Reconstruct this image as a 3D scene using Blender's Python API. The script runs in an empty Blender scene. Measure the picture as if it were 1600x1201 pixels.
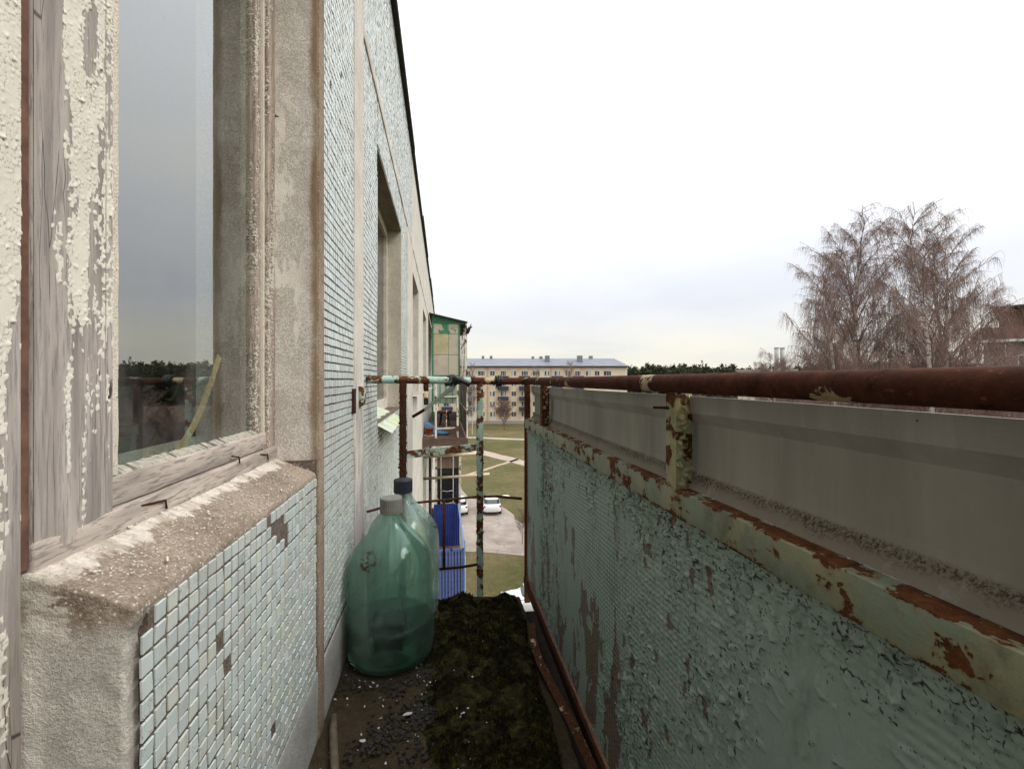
import bpy, math, random
import numpy as np
from math import sin, cos, tan, atan, radians, pi
from mathutils import Matrix, Vector

random.seed(7)
rng = np.random.default_rng(11)
S = bpy.context.scene
COL = S.collection

# ------------------------------------------------------------------ camera, sky, sun, exposure
YAW = radians(8.5308)
cam_d = bpy.data.cameras.new('camera')
cam = bpy.data.objects.new('camera', cam_d); COL.objects.link(cam)
cam.location = (0, 0, 0); cam.rotation_euler = (pi / 2, 0, -YAW)
cam_d.sensor_width = 36; cam_d.lens = 16.2; cam_d.shift_y = -0.0053
cam_d.clip_start = 0.02; cam_d.clip_end = 5000
S.camera = cam

SUN_EL, SUN_AZ = radians(44), radians(118)          # azimuth from +Y (along the facade) towards +X (open side)
world = bpy.data.worlds.new('World'); S.world = world; world.use_nodes = True
wn, wl = world.node_tree.nodes, world.node_tree.links
wn.clear()
def W_(t, **k):
    n = wn.new(t)
    for a, b in k.items(): setattr(n, a, b)
    return n
w_out = W_('ShaderNodeOutputWorld'); w_bg = W_('ShaderNodeBackground')
w_sky = W_('ShaderNodeTexSky', sky_type='NISHITA', sun_disc=False, sun_elevation=SUN_EL, sun_rotation=SUN_AZ)
w_tc = W_('ShaderNodeTexCoord'); w_sep = W_('ShaderNodeSeparateXYZ')
wl.new(w_tc.outputs['Generated'], w_sep.inputs[0])
# overcast layer: brighter towards the zenith (CIE overcast), soft cloud bands flattened towards the horizon
w_z = W_('ShaderNodeMath', operation='MAXIMUM'); wl.new(w_sep.outputs['Z'], w_z.inputs[0]); w_z.inputs[1].default_value = 0.0
w_div = W_('ShaderNodeMath', operation='ADD'); wl.new(w_z.outputs[0], w_div.inputs[0]); w_div.inputs[1].default_value = 0.16
w_px = W_('ShaderNodeMath', operation='DIVIDE'); wl.new(w_sep.outputs['X'], w_px.inputs[0]); wl.new(w_div.outputs[0], w_px.inputs[1])
w_py = W_('ShaderNodeMath', operation='DIVIDE'); wl.new(w_sep.outputs['Y'], w_py.inputs[0]); wl.new(w_div.outputs[0], w_py.inputs[1])
w_cmb = W_('ShaderNodeCombineXYZ'); wl.new(w_px.outputs[0], w_cmb.inputs[0]); wl.new(w_py.outputs[0], w_cmb.inputs[1])
w_no = W_('ShaderNodeTexNoise'); w_no.inputs['Scale'].default_value = 0.62; w_no.inputs['Detail'].default_value = 5.0
w_no.inputs['Roughness'].default_value = 0.48; w_no.inputs['Distortion'].default_value = 0.35
wl.new(w_cmb.outputs[0], w_no.inputs['Vector'])
w_cr = W_('ShaderNodeValToRGB'); wl.new(w_no.outputs['Fac'], w_cr.inputs[0])
e = w_cr.color_ramp.elements
e[0].position = 0.30; e[0].color = (0.86, 0.88, 0.945, 1)
e[1].position = 0.66; e[1].color = (1.07, 1.05, 0.98, 1)
m = e.new(0.48); m.color = (0.955, 0.965, 1.0, 1)
w_g = W_('ShaderNodeMapRange'); wl.new(w_z.outputs[0], w_g.inputs['Value'])
w_g.inputs['From Min'].default_value = 0.0; w_g.inputs['From Max'].default_value = 1.0
w_g.inputs['To Min'].default_value = 0.0; w_g.inputs['To Max'].default_value = 1.0
w_g.clamp = False
w_pw = W_('ShaderNodeMath', operation='POWER'); wl.new(w_g.outputs[0], w_pw.inputs[0]); w_pw.inputs[1].default_value = 1.5
w_gm = W_('ShaderNodeMath', operation='MULTIPLY_ADD'); wl.new(w_pw.outputs[0], w_gm.inputs[0]); w_gm.inputs[1].default_value = 1.70; w_gm.inputs[2].default_value = 0.70
w_ml = W_('ShaderNodeVectorMath', operation='SCALE'); wl.new(w_cr.outputs[0], w_ml.inputs[0]); wl.new(w_gm.outputs[0], w_ml.inputs['Scale'])
w_wr = W_('ShaderNodeMapRange'); wl.new(w_z.outputs[0], w_wr.inputs['Value'])
w_wr.inputs['From Min'].default_value = 0.16; w_wr.inputs['From Max'].default_value = 0.03; w_wr.inputs['To Min'].default_value = 0.0; w_wr.inputs['To Max'].default_value = 0.75
w_wm = W_('ShaderNodeMix', data_type='RGBA', blend_type='MULTIPLY'); wl.new(w_wr.outputs[0], w_wm.inputs['Factor']); wl.new(w_ml.outputs[0], w_wm.inputs['A']); w_wm.inputs['B'].default_value = (1.10, 1.05, 0.90, 1)
w_sk = W_('ShaderNodeVectorMath', operation='SCALE'); wl.new(w_sky.outputs[0], w_sk.inputs[0]); w_sk.inputs['Scale'].default_value = 0.10
w_mx = W_('ShaderNodeMix', data_type='RGBA'); w_mx.inputs['Factor'].default_value = 0.88
wl.new(w_sk.outputs[0], w_mx.inputs['A']); wl.new(w_wm.outputs['Result'], w_mx.inputs['B'])
wl.new(w_mx.outputs['Result'], w_bg.inputs['Color']); w_bg.inputs['Strength'].default_value = 1.0
wl.new(w_bg.outputs[0], w_out.inputs['Surface'])

sun_d = bpy.data.lights.new('sun', 'SUN'); sun_d.energy = 1.5; sun_d.angle = radians(24); sun_d.color = (1.0, 0.95, 0.87)
sun = bpy.data.objects.new('sun', sun_d); COL.objects.link(sun)
sd = Vector((sin(SUN_AZ) * cos(SUN_EL), cos(SUN_AZ) * cos(SUN_EL), sin(SUN_EL)))
sun.rotation_euler = (-sd).to_track_quat('-Z', 'Y').to_euler(); sun.location = sd * 200

S.view_settings.view_transform = 'Standard'; S.view_settings.look = 'None'
S.view_settings.exposure = 0.38; S.view_settings.gamma = 1.0; S.view_settings.use_curve_mapping = False
try:
    S.cycles.use_denoising = True
    S.cycles.max_bounces = 14; S.cycles.transmission_bounces = 12; S.cycles.transparent_max_bounces = 16
    S.cycles.caustics_refractive = False; S.cycles.caustics_reflective = False
except Exception:
    pass

# ------------------------------------------------------------------ numpy noise
def _h(i, j, k, s=0):
    n = (i.astype(np.int64) * 374761393 + j.astype(np.int64) * 668265263 + k.astype(np.int64) * 2147483647 + s * 974711) & 0xffffffff
    n = ((n ^ (n >> 13)) * 1274126177) & 0xffffffff
    n = (n ^ (n >> 16)) & 0xffffffff
    return n / 4294967295.0
def vnoise(p, s=0):
    p = np.asarray(p, float); f0 = np.floor(p); f = p - f0; f = f * f * (3 - 2 * f)
    i, j, k = f0[..., 0], f0[..., 1], f0[..., 2]; x, y, z = f[..., 0], f[..., 1], f[..., 2]
    def c(a, b, d): return _h(i + a, j + b, k + d, s)
    x00 = c(0,0,0)*(1-x)+c(1,0,0)*x; x10 = c(0,1,0)*(1-x)+c(1,1,0)*x
    x01 = c(0,0,1)*(1-x)+c(1,0,1)*x; x11 = c(0,1,1)*(1-x)+c(1,1,1)*x
    return (x00*(1-y)+x10*y)*(1-z)+(x01*(1-y)+x11*y)*z
def fbm(p, o=4, s=0):
    p = np.asarray(p, float); r = 0; a = .5; t = 0
    for q in range(o):
        r = r + a * vnoise(p, s + q); t += a; p = p * 2.03 + 11.3; a *= .5
    return r / t

def vor2(p, seed):
    f0 = np.floor(p); best = np.full(p.shape[0], 9.); second = best.copy(); cid = np.zeros((p.shape[0], 2)); cpos = np.zeros_like(p)
    for dx in (-1, 0, 1):
        for dy in (-1, 0, 1):
            g = f0 + (dx, dy); z_ = g[:, 0] * 0
            c = g + np.stack([_h(g[:, 0], g[:, 1], z_, seed), _h(g[:, 0], g[:, 1], z_, seed + 1)], 1) * .92
            d = np.hypot(*(p - c).T); nb_ = d < best
            second = np.where(nb_, best, np.minimum(second, d)); cid = np.where(nb_[:, None], g, cid); cpos = np.where(nb_[:, None], c, cpos); best = np.where(nb_, d, best)
    return best, second - best, cid, p - cpos
def fb2(y, z, o=4, s_=0): return fbm(np.stack([y, z, y * 0 + s_ * 3.7], 1), o, s_)

# ------------------------------------------------------------------ mesh builder
class MB:
    def __init__(s): s.v = []; s.f = []; s.n = 0; s.a = []
    def add(s, V, Fs, a=None):
        V = np.asarray(V, float).reshape(-1, 3)
        if len(V) == 0: return s
        s.v.append(V)
        for F in (Fs if isinstance(Fs, (list, tuple)) and len(Fs) and isinstance(Fs[0], np.ndarray) else [np.asarray(Fs)]):
            s.f.append(F.astype(np.int64) + s.n)
        s.a.append(np.full(len(V), .5) if a is None else np.broadcast_to(np.asarray(a, float), (len(V),)))
        s.n += len(V); return s
    def box(s, lo, hi, a=None):
        x0, y0, z0 = lo; x1, y1, z1 = hi
        V = [(x0,y0,z0),(x1,y0,z0),(x1,y1,z0),(x0,y1,z0),(x0,y0,z1),(x1,y0,z1),(x1,y1,z1),(x0,y1,z1)]
        return s.add(V, np.array([(0,3,2,1),(4,5,6,7),(0,1,5,4),(1,2,6,5),(2,3,7,6),(3,0,4,7)]), a)
    def obb(s, c, half, R):
        V = np.array([(x,y,z) for z in (-1,1) for y in (-1,1) for x in (-1,1)], float) * np.array(half)
        V = V @ np.array(R.to_3x3()).T + np.array(c)
        return s.add(V, np.array([(0,2,3,1),(4,5,7,6),(0,1,5,4),(1,3,7,5),(3,2,6,7),(2,0,4,6)]))
    def bar(s, p, q, w, h=None, up=(0, 0, 1)):
        p, q = Vector(p), Vector(q); d = (q - p); L = d.length; d.normalize()
        u = Vector(up)
        if abs(d.dot(u)) > .98: u = Vector((1, 0, 0))
        x = d.cross(u).normalized(); z = x.cross(d).normalized()
        R = Matrix((x, d, z)).transposed()
        return s.obb((p + q) / 2, (w / 2, L / 2, (h or w) / 2), R)
    def tubes(s, P, r, n=6, cap=False, a=None):
        P = np.asarray(P, float)
        if P.ndim == 2: P = P[None]
        m, k, _ = P.shape
        r = np.broadcast_to(np.asarray(r, float), (m, k))
        T = np.gradient(P, axis=1); T /= np.linalg.norm(T, axis=2, keepdims=True) + 1e-12
        up = np.where(np.abs(T[:, :1, 2:3]) > .9, np.array([1., 0, 0]), np.array([0, 0, 1.]))
        A = np.cross(T, np.broadcast_to(up, T.shape)); A /= np.linalg.norm(A, axis=2, keepdims=True) + 1e-12
        B = np.cross(T, A)
        th = np.arange(n) * 2 * pi / n
        V = P[:, :, None] + r[:, :, None, None] * (A[:, :, None] * np.cos(th)[:, None] + B[:, :, None] * np.sin(th)[:, None])
        base = (np.arange(m)[:, None, None] * k + np.arange(k - 1)[None, :, None]) * n
        i = np.arange(n)[None, None]; j = (i + 1) % n
        F = np.stack([base + i, base + j, base + n + j, base + n + i], -1).reshape(-1, 4)
        Fs = [F]
        if cap:
            b0 = np.arange(m)[:, None] * k * n
            Fs += [b0 + np.arange(n)[::-1][None], b0 + (k - 1) * n + np.arange(n)[None]]
        return s.add(V.reshape(-1, 3), Fs, None if a is None else np.repeat(a, k * n))
    def lathe(s, prof, n=32, c=(0, 0, 0)):
        prof = np.asarray(prof, float); k = len(prof); th = np.arange(n) * 2 * pi / n
        V = np.stack([prof[:, 0:1] * np.cos(th), prof[:, 0:1] * np.sin(th), np.broadcast_to(prof[:, 1:2], (k, n))], -1) + np.array(c)
        b = np.arange(k - 1)[:, None] * n; i = np.arange(n)[None]; j = (i + 1) % n
        return s.add(V.reshape(-1, 3), np.stack([b + i, b + j, b + n + j, b + n + i], -1).reshape(-1, 4))
    def extrude(s, poly, d0, d1, axis=1):
        # poly: 2D points in the two other axes (in axis order), extruded along `axis`
        n = len(poly); V = []
        for d in (d0, d1):
            for p in poly:
                q = list(p); q.insert(axis, d); V.append(q)
        F = np.array([(i, (i + 1) % n, n + (i + 1) % n, n + i) for i in range(n)])
        return s.add(V, [F, np.arange(n)[::-1][None], (n + np.arange(n))[None]])
    def grid(s, V):
        V = np.asarray(V, float); m, n, _ = V.shape
        i = np.arange(m - 1)[:, None] * n + np.arange(n - 1)[None]
        return s.add(V.reshape(-1, 3), np.stack([i, i + n, i + n + 1, i + 1], -1).reshape(-1, 4))
    def rbox(s, lo, hi, r=.004, res=.02, amp=0., freq=30., seed=0, post=None):
        lo = np.array(lo, float); hi = np.array(hi, float); D = hi - lo
        for ax in range(3):
            u, v = [a for a in range(3) if a != ax]
            nu = min(400, max(3, int(D[u] / res) + 2)); nv = min(400, max(3, int(D[v] / res) + 2))
            def sp(n, L):
                t = np.linspace(0, 1, n); e = min(.45, r / L)
                return np.unique(np.concatenate([[0, e * .35, e, 1 - e, 1 - e * .35, 1], t]))
            tu, tv = sp(nu, D[u]), sp(nv, D[v])
            for side in (0, 1):
                P = np.zeros((len(tu), len(tv), 3))
                P[..., u] = (lo[u] + tu * D[u])[:, None]; P[..., v] = (lo[v] + tv * D[v])[None]
                P[..., ax] = hi[ax] if side else lo[ax]
                inn = np.clip(P, lo + r, hi - r); d = P - inn
                d /= np.linalg.norm(d, axis=-1, keepdims=True)
                P = inn + d * r
                if amp: P = P + d * (amp * (fbm(P * freq, 4, seed) - .5) * 2)[..., None]
                if post: P = post(P)
                if (side == 0) ^ (ax == 1): P = P[::-1]
                s.grid(P)
        return s
    def mesh(s, name, mat, smooth=False, attr=False, weld=False):
        me = bpy.data.meshes.new(name)
        V = np.concatenate(s.v); me.vertices.add(len(V)); me.vertices.foreach_set('co', V.ravel())
        lt = np.concatenate([np.full(len(F), F.shape[1]) for F in s.f]); li = np.concatenate([F.ravel() for F in s.f])
        me.loops.add(len(li)); me.loops.foreach_set('vertex_index', li)
        me.polygons.add(len(lt)); ls = np.concatenate([[0], np.cumsum(lt)[:-1]])
        me.polygons.foreach_set('loop_start', ls); me.polygons.foreach_set('loop_total', lt)
        me.update(calc_edges=True)
        if attr:
            at = me.attributes.new('tint', 'FLOAT', 'POINT'); at.data.foreach_set('value', np.concatenate(s.a))
        me.validate()
        if weld:
            import bmesh
            bm = bmesh.new(); bm.from_mesh(me); bmesh.ops.remove_doubles(bm, verts=bm.verts, dist=1e-5)
            bmesh.ops.recalc_face_normals(bm, faces=bm.faces); bm.to_mesh(me); bm.free()
        me.polygons.foreach_set('use_smooth', np.full(len(me.polygons), bool(smooth)))
        if mat: me.materials.append(mat)
        return me
    def build(s, name, mat, parent=None, smooth=False, attr=False, weld=False, kind=None, local=False):
        o = bpy.data.objects.new(name, s.mesh(name, mat, smooth, attr, weld)); COL.objects.link(o)
        if parent:
            o.parent = parent
            if not local and parent.type == 'EMPTY': o.location = -Vector(parent.location)
        if kind: o['kind'] = kind
        return o

def tag(o, label=None, cat=None, group=None, kind=None):
    if label: o['label'] = label
    if cat: o['category'] = cat
    if group: o['group'] = group
    if kind: o['kind'] = kind
    return o
def thing(name, label, cat, loc=(0, 0, 0), rz=0, group=None):
    o = bpy.data.objects.new(name, None); COL.objects.link(o); o.location = loc; o.rotation_euler = (0, 0, rz)
    o.empty_display_size = .1
    return tag(o, label, cat, group)
def dup(o, parent=None, loc=None, rz=None, label=None, sc=None):
    c = o.copy(); COL.objects.link(c)
    if parent: c.parent = parent
    if loc is not None: c.location = loc
    if rz is not None: c.rotation_euler = (0, 0, rz)
    if sc is not None: c.scale = sc
    if label: c['label'] = label
    for ch in list(o.children): dup(ch, c)
    return c

# ------------------------------------------------------------------ materials
class NM:
    def __init__(s, name):
        s.m = bpy.data.materials.new(name); s.m.use_nodes = True
        s.t = s.m.node_tree; s.t.nodes.clear()
        s.out = s.t.nodes.new('ShaderNodeOutputMaterial'); s.b = s.t.nodes.new('ShaderNodeBsdfPrincipled')
        s.t.links.new(s.b.outputs[0], s.out.inputs[0]); s._c = None
    def set(s, sock, v):
        if isinstance(v, bpy.types.NodeSocket): s.t.links.new(v, sock)
        elif isinstance(v, (tuple, list)) and len(v) == 3 and sock.type == 'RGBA': sock.default_value = (*v, 1)
        else: sock.default_value = v
    def nd(s, typ, ins={}, **kw):
        n = s.t.nodes.new(typ)
        for a, b in kw.items(): setattr(n, a, b)
        for a, b in ins.items(): s.set(n.inputs[a], b)
        return n
    def P(s, **kw):
        for a, b in kw.items(): s.set(s.b.inputs[a.replace('_', ' ')], b)
        return s
    @property
    def co(s):
        if s._c is None: s._c = s.nd('ShaderNodeTexCoord').outputs['Object']
        return s._c
    def map(s, sc=(1, 1, 1), rot=(0, 0, 0), loc=(0, 0, 0), vec=None):
        return s.nd('ShaderNodeMapping', {'Vector': vec or s.co, 'Scale': sc, 'Rotation': rot, 'Location': loc}).outputs[0]
    def noise(s, sc, det=4, ro=.55, vec=None, dist=0.):
        return s.nd('ShaderNodeTexNoise', {'Vector': vec or s.co, 'Scale': sc, 'Detail': det, 'Roughness': ro, 'Distortion': dist}).outputs['Fac']
    def ncol(s, sc, det=2, vec=None):
        return s.nd('ShaderNodeTexNoise', {'Vector': vec or s.co, 'Scale': sc, 'Detail': det}).outputs['Color']
    def vor(s, sc, feat='F1', vec=None, out='Distance', rnd=1.):
        return s.nd('ShaderNodeTexVoronoi', {'Vector': vec or s.co, 'Scale': sc, 'Randomness': rnd}, feature=feat).outputs[out]
    def wave(s, sc, axis='X', vec=None, dist=0., dsc=1.):
        return s.nd('ShaderNodeTexWave', {'Vector': vec or s.co, 'Scale': sc, 'Distortion': dist, 'Detail Scale': dsc}, bands_direction=axis).outputs['Fac']
    def ma(s, op, a, b=0., c=0., clamp=False):
        return s.nd('ShaderNodeMath', {0: a, 1: b, 2: c}, operation=op, use_clamp=clamp).outputs[0]
    def st(s, v, a, b, to0=0., to1=1.):   # smoothstep range
        return s.nd('ShaderNodeMapRange', {'Value': v, 'From Min': a, 'From Max': b, 'To Min': to0, 'To Max': to1}, interpolation_type='SMOOTHSTEP').outputs[0]
    def mix(s, f, a, b, bt='MIX'):
        n = s.nd('ShaderNodeMix', data_type='RGBA', blend_type=bt, clamp_factor=True)
        s.set(n.inputs[0], f); s.set(n.inputs[6], a); s.set(n.inputs[7], b); return n.outputs[2]
    def ramp(s, f, stops):
        n = s.nd('ShaderNodeValToRGB', {0: f}); el = n.color_ramp.elements
        while len(el) < len(stops): el.new(.5)
        for x, (p, c) in zip(el, stops): x.position = p; x.color = (*c, 1)
        return n.outputs[0]
    def sep(s, vec=None): return s.nd('ShaderNodeSeparateXYZ', {0: vec or s.co}).outputs
    def vadd(s, a, b, sc):
        t = s.nd('ShaderNodeVectorMath', {0: b, 'Scale': sc}, operation='SCALE').outputs[0]
        return s.nd('ShaderNodeVectorMath', {0: a, 1: t}, operation='ADD').outputs[0]
    def bump(s, h, dist=.002, st=1., nrm=None):
        d = {'Height': h, 'Distance': dist, 'Strength': st}
        if nrm: d['Normal'] = nrm
        o = s.nd('ShaderNodeBump', d).outputs[0]; s.set(s.b.inputs['Normal'], o); return o

def simple(name, col, rough=.7, var=.25, sc=8., bump=0., bsc=40., metal=0., spec=.4):
    k = NM(name); n = k.noise(sc, 5, .6)
    lo = tuple(c * (1 - var) for c in col); hi = tuple(min(.95, c * (1 + var)) for c in col)
    k.P(Base_Color=k.ramp(n, [(.3, lo), (.7, hi)]), Roughness=rough, Metallic=metal)
    k.b.inputs['Specular IOR Level'].default_value = spec
    if bump: k.bump(k.noise(bsc, 4), bump)
    return k.m

def wood_paint(name, amount=.5, paint=(.74, .68, .55), wood=(.33, .285, .25), seed=0., axis='z', zgrad=0.):
    k = NM(name)
    sc = (1, 1, .1) if axis == 'z' else (1, .1, 1)
    v = k.map(sc, loc=(seed, seed * 1.7, seed * .6))
    warp = k.vadd(v, k.ncol(6, 2, v), .02)
    grain = k.noise(260, 5, .65, warp); band = k.noise(38, 3, .6, warp)
    wood_c = k.mix(k.st(band, .35, .65), tuple(c * .72 for c in wood), tuple(c * 1.22 for c in wood))
    wood_c = k.mix(k.st(grain, .38, .5, .75, 0.), wood_c, tuple(c * .42 for c in wood))
    # crackled paint: small cells longer along the grain, lost in ragged vertical streaks
    vc = k.map((1, .8, 1.45) if axis == 'z' else (1, .8, 1), loc=(seed * 2.1, seed, seed * 1.3))
    vw = k.vadd(vc, k.ncol(70, 4, vc), .014)
    edge = k.vor(235, 'DISTANCE_TO_EDGE', vw); cell = k.vor(235, 'F1', vw, 'Color')
    cellr = k.sep(cell)[0]
    streak = k.noise(17, 4, .62, k.map((1, 1, .13) if axis == 'z' else (1, .13, 1), loc=(seed * 3, seed, seed)))
    fine = k.noise(70, 3, .6, k.map((1, 1, .35) if axis == 'z' else (1, .35, 1), loc=(seed, 0, seed)))
    lev = k.ma('ADD', k.ma('MULTIPLY', streak, 1.25), k.ma('MULTIPLY', fine, .38))
    lev = k.ma('ADD', lev, k.ma('MULTIPLY', cellr, .30))
    if zgrad: lev = k.ma('ADD', lev, k.ma('MULTIPLY', k.sep()[2], zgrad))
    thr = 1.36 - .62 * amount
    pm = k.st(lev, thr - .015, thr + .015)
    crack = k.st(edge, .002, .030)
    mask = k.ma('MULTIPLY', pm, crack)
    pc = k.mix(k.noise(24, 4), tuple(c * .84 for c in paint), tuple(min(.9, c * 1.12) for c in paint))
    pc = k.mix(k.ma('MULTIPLY', cellr, .35), pc, (.66, .63, .58))
    col = k.mix(k.ma('MULTIPLY', pm, .8), wood_c, (.25, .205, .165))
    col = k.mix(mask, col, pc)
    curl = k.ma('MULTIPLY', k.st(edge, .0, .32), -.12)
    rim = k.ma('SUBTRACT', k.st(lev, thr - .075, thr - .02), pm, 0., True)  # shadow along the broken paint edges, painted as a dark band
    col = k.mix(k.ma('MULTIPLY', rim, .62), col, (.10, .08, .065))
    h = k.ma('ADD', k.ma('MULTIPLY', mask, k.ma('ADD', 1.0, k.ma('ADD', curl, k.ma('MULTIPLY', cellr, .6)))), k.ma('MULTIPLY', k.ma('ADD', grain, band), .30))
    k.bump(h, .0019, 1.)
    k.P(Base_Color=col, Roughness=.82); k.b.inputs['Specular IOR Level'].default_value = .25
    return k.m

def concrete(name, a=(.24, .20, .165), b=(.40, .355, .31), speck=.5, bump=.004):
    k = NM(name)
    n1 = k.noise(5, 5, .6); n2 = k.noise(45, 6, .7); n3 = k.noise(240, 4, .7)
    c = k.mix(k.st(k.ma('ADD', n1, k.ma('MULTIPLY', n2, .6)), .55, 1.05), a, b)
    c = k.mix(k.st(n3, .40, .62, .55, 0.), c, tuple(x * .45 for x in a))
    vs = k.vor(210, 'F1'); rs = k.sep(k.vor(210, 'F1', None, 'Color'))[0]
    c = k.mix(k.ma('MULTIPLY', k.ma('MULTIPLY', k.st(vs, .36, .26), k.st(rs, .70, .72)), speck * 1.6), c, (.72, .69, .63))
    k.P(Base_Color=c, Roughness=.93); k.b.inputs['Specular IOR Level'].default_value = .2
    k.bump(k.ma('ADD', k.ma('MULTIPLY', n2, .6), k.ma('MULTIPLY', n3, .55)), bump, .9)
    return k

def rusty(name, paint=(.36, .50, .43), amount=.5, rust_a=(.045, .016, .010), rust_b=(.17, .065, .028), sc=26., stretch=(1, 1, 1), yellow=.3, ez=None):
    k = NM(name); v = k.map(stretch)
    w = k.vadd(v, k.ncol(sc * 1.3, 3, v), .018)
    n = k.noise(sc, 5, .62, w); f = k.noise(sc * 7, 4, .7)
    lev = k.ma('ADD', n, k.ma('MULTIPLY', f, .22))
    if ez: lev = k.ma('SUBTRACT', lev, k.st(k.ma('ABSOLUTE', k.ma('SUBTRACT', k.sep()[2], ez[0])), ez[1], ez[2], 0., .115))
    thr = .86 - .5 * amount
    m = k.st(lev, thr - .012, thr + .012)
    halo = k.st(lev, thr - .10, thr + .09)
    rust = k.ramp(k.ma('ADD', k.ma('MULTIPLY', k.noise(sc * 3, 5, .7), .75), k.ma('MULTIPLY', f, .35)), [(.38, rust_a), (.60, tuple((x + y) / 2 for x, y in zip(rust_a, rust_b))), (.74, rust_b)])
    rust = k.mix(k.st(k.noise(sc * 11, 3, .7, v), .63, .70, 0., .4), rust, tuple(c * 2.6 for c in rust_b))
    rust = k.mix(k.st(k.noise(sc * 2.2, 5, .75, k.map((1, 1, 1), loc=(5, 2, 7))), .58, .68, 0., .75), rust, tuple(c * .45 for c in rust_a))
    pc = k.mix(k.st(k.noise(sc * .45, 4), .42, .66, 0., yellow), paint, (.40, .33, .15))
    pc = k.mix(k.st(k.noise(sc * .9, 6, .7, k.map((1, 1, .6), loc=(3, 9, 1))), .46, .72, 0., .65), pc, tuple(c * .34 for c in paint))
    pc = k.mix(k.st(halo, .55, 1., .55, 0.), pc, (.26, .13, .05))
    k.P(Base_Color=k.mix(m, rust, pc), Roughness=k.st(m, 0, 1, .88, .5)); k.set(k.b.inputs['Specular IOR Level'], k.st(m, 0, 1, .12, .4))
    k.bump(k.ma('ADD', k.ma('MULTIPLY', m, .9), k.ma('ADD', k.ma('MULTIPLY', f, .35), k.ma('MULTIPLY', k.noise(sc * 3, 4), .5))), .0022, 1.)
    return k.m

def tile_mat(name, individual):
    k = NM(name)
    t = k.nd('ShaderNodeObjectInfo').outputs['Random'] if individual else k.nd('ShaderNodeAttribute', attribute_name='tint').outputs['Fac']
    base = k.ramp(t, [(0., (.455, .52, .505)), (.22, (.505, .575, .555)), (.45, (.55, .61, .585)), (.62, (.49, .565, .57)), (.88, (.58, .62, .58)), (.98, (.54, .58, .49)), (1., (.43, .49, .49))])
    geo = k.nd('ShaderNodeNewGeometry').outputs['Position']
    str_ = k.noise(30, 4, .6, k.map((1, 1, .12), vec=geo)); d = k.noise(6, 5, .6, geo)
    base = k.mix(k.st(k.ma('ADD', k.ma('MULTIPLY', str_, .6), k.ma('MULTIPLY', d, .6)), .46, .80, 0., .55), base, (.42, .395, .33))
    cr = k.vor(75, 'DISTANCE_TO_EDGE', k.vadd(geo, k.ncol(60, 2, geo), .012))
    ck = k.ma('MULTIPLY', k.st(cr, .022, .004), k.st(k.noise(13, 2, .5, geo), .54, .58))
    base = k.mix(k.ma('MULTIPLY', ck, .65), base, (.12, .10, .09))
    k.P(Base_Color=base, Roughness=.30)
    k.bump(k.noise(60, 2, .5, geo), .0006, .6)
    return k.m

M_tile = tile_mat('glass_mosaic', True); M_tiles = tile_mat('glass_mosaic_field', False)
M_grout = concrete('grout', (.105, .080, .062), (.21, .17, .135), .15, .003).m
kk = concrete('ledge_concrete', (.225, .175, .13), (.42, .345, .27), .35, .0045)
def ledge_paint(k):
    x, y, z = k.sep()
    base = k.b.inputs['Base Color'].links[0].from_socket
    v = k.map((.35, 1, 1))
    ed = k.ma('ADD', k.ma('MULTIPLY', k.st(x, -.436, -.335, 1., 0.), .62), k.ma('MULTIPLY', k.noise(30, 6, .75, v), .80))
    top = k.st(z, -.30, -.26)
    m1 = k.ma('MULTIPLY', k.st(ed, .84, .89), top)
    face = k.st(k.ma('ADD', z, k.ma('MULTIPLY', k.ma('SUBTRACT', k.noise(30, 5, .7), .5), .05)), -.252, -.288)
    low = k.noise(4, 3, .5); fine = k.noise(330, 4, .75)
    sc = k.mix(k.st(k.ma('ADD', k.ma('MULTIPLY', fine, .8), k.ma('MULTIPLY', low, .7)), .52, 1.0), (.24, .215, .185), (.56, .52, .46))
    wear = k.ma('ADD', k.ma('MULTIPLY', k.st(x, -.44, -.375, 1., 0.), .62), k.ma('MULTIPLY', k.noise(18, 6, .72), .55))
    sc = k.mix(k.st(wear, .60, .78, 0., .85), sc, (.66, .615, .54))
    sc = k.mix(k.ma('MULTIPLY', k.st(k.vor(300, 'F1'), .30, .18), k.st(k.noise(40, 3), .45, .6, 0., .7)), sc, (.70, .67, .61))
    grime = k.mix(face, base, sc)
    c = k.mix(k.ma('MULTIPLY', m1, k.st(k.noise(55, 5, .75, k.map((.25, 1, 1))), .36, .62, .30, .95)), grime, (.66, .61, .525))
    k.P(Base_Color=c); return k.m
M_ledge = ledge_paint(kk)
kk = concrete('reveal_plaster', (.56, .505, .44), (.80, .75, .675), .45, .003)
def reveal_stain(k):
    x, y, z = k.sep(); base = k.b.inputs['Base Color'].links[0].from_socket
    st_ = k.ma('ADD', k.st(x, -.372, -.328), k.ma('MULTIPLY', k.ma('SUBTRACT', k.noise(11, 5, .65, k.map((1, 1, .5))), .5), 1.1))
    c = k.mix(k.st(st_, .50, 1.05, 0., .9), base, (.20, .125, .062))
    c = k.mix(k.ma('MULTIPLY', k.st(k.noise(13, 5, .65, k.map((1, 1, .35))), .56, .60), k.st(x, -.345, -.38)), c, (.74, .69, .61))
    k.P(Base_Color=c); return k.m
M_reveal = reveal_stain(kk)
M_bead = concrete('brown_bead', (.21, .15, .105), (.42, .33, .25), .3, .002).m
M_plaster = concrete('grey_plinth_plaster', (.36, .355, .335), (.56, .55, .52), .1, .004).m
kk = concrete('cream_render', (.56, .52, .45), (.76, .72, .645), .15, .0015)
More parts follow.
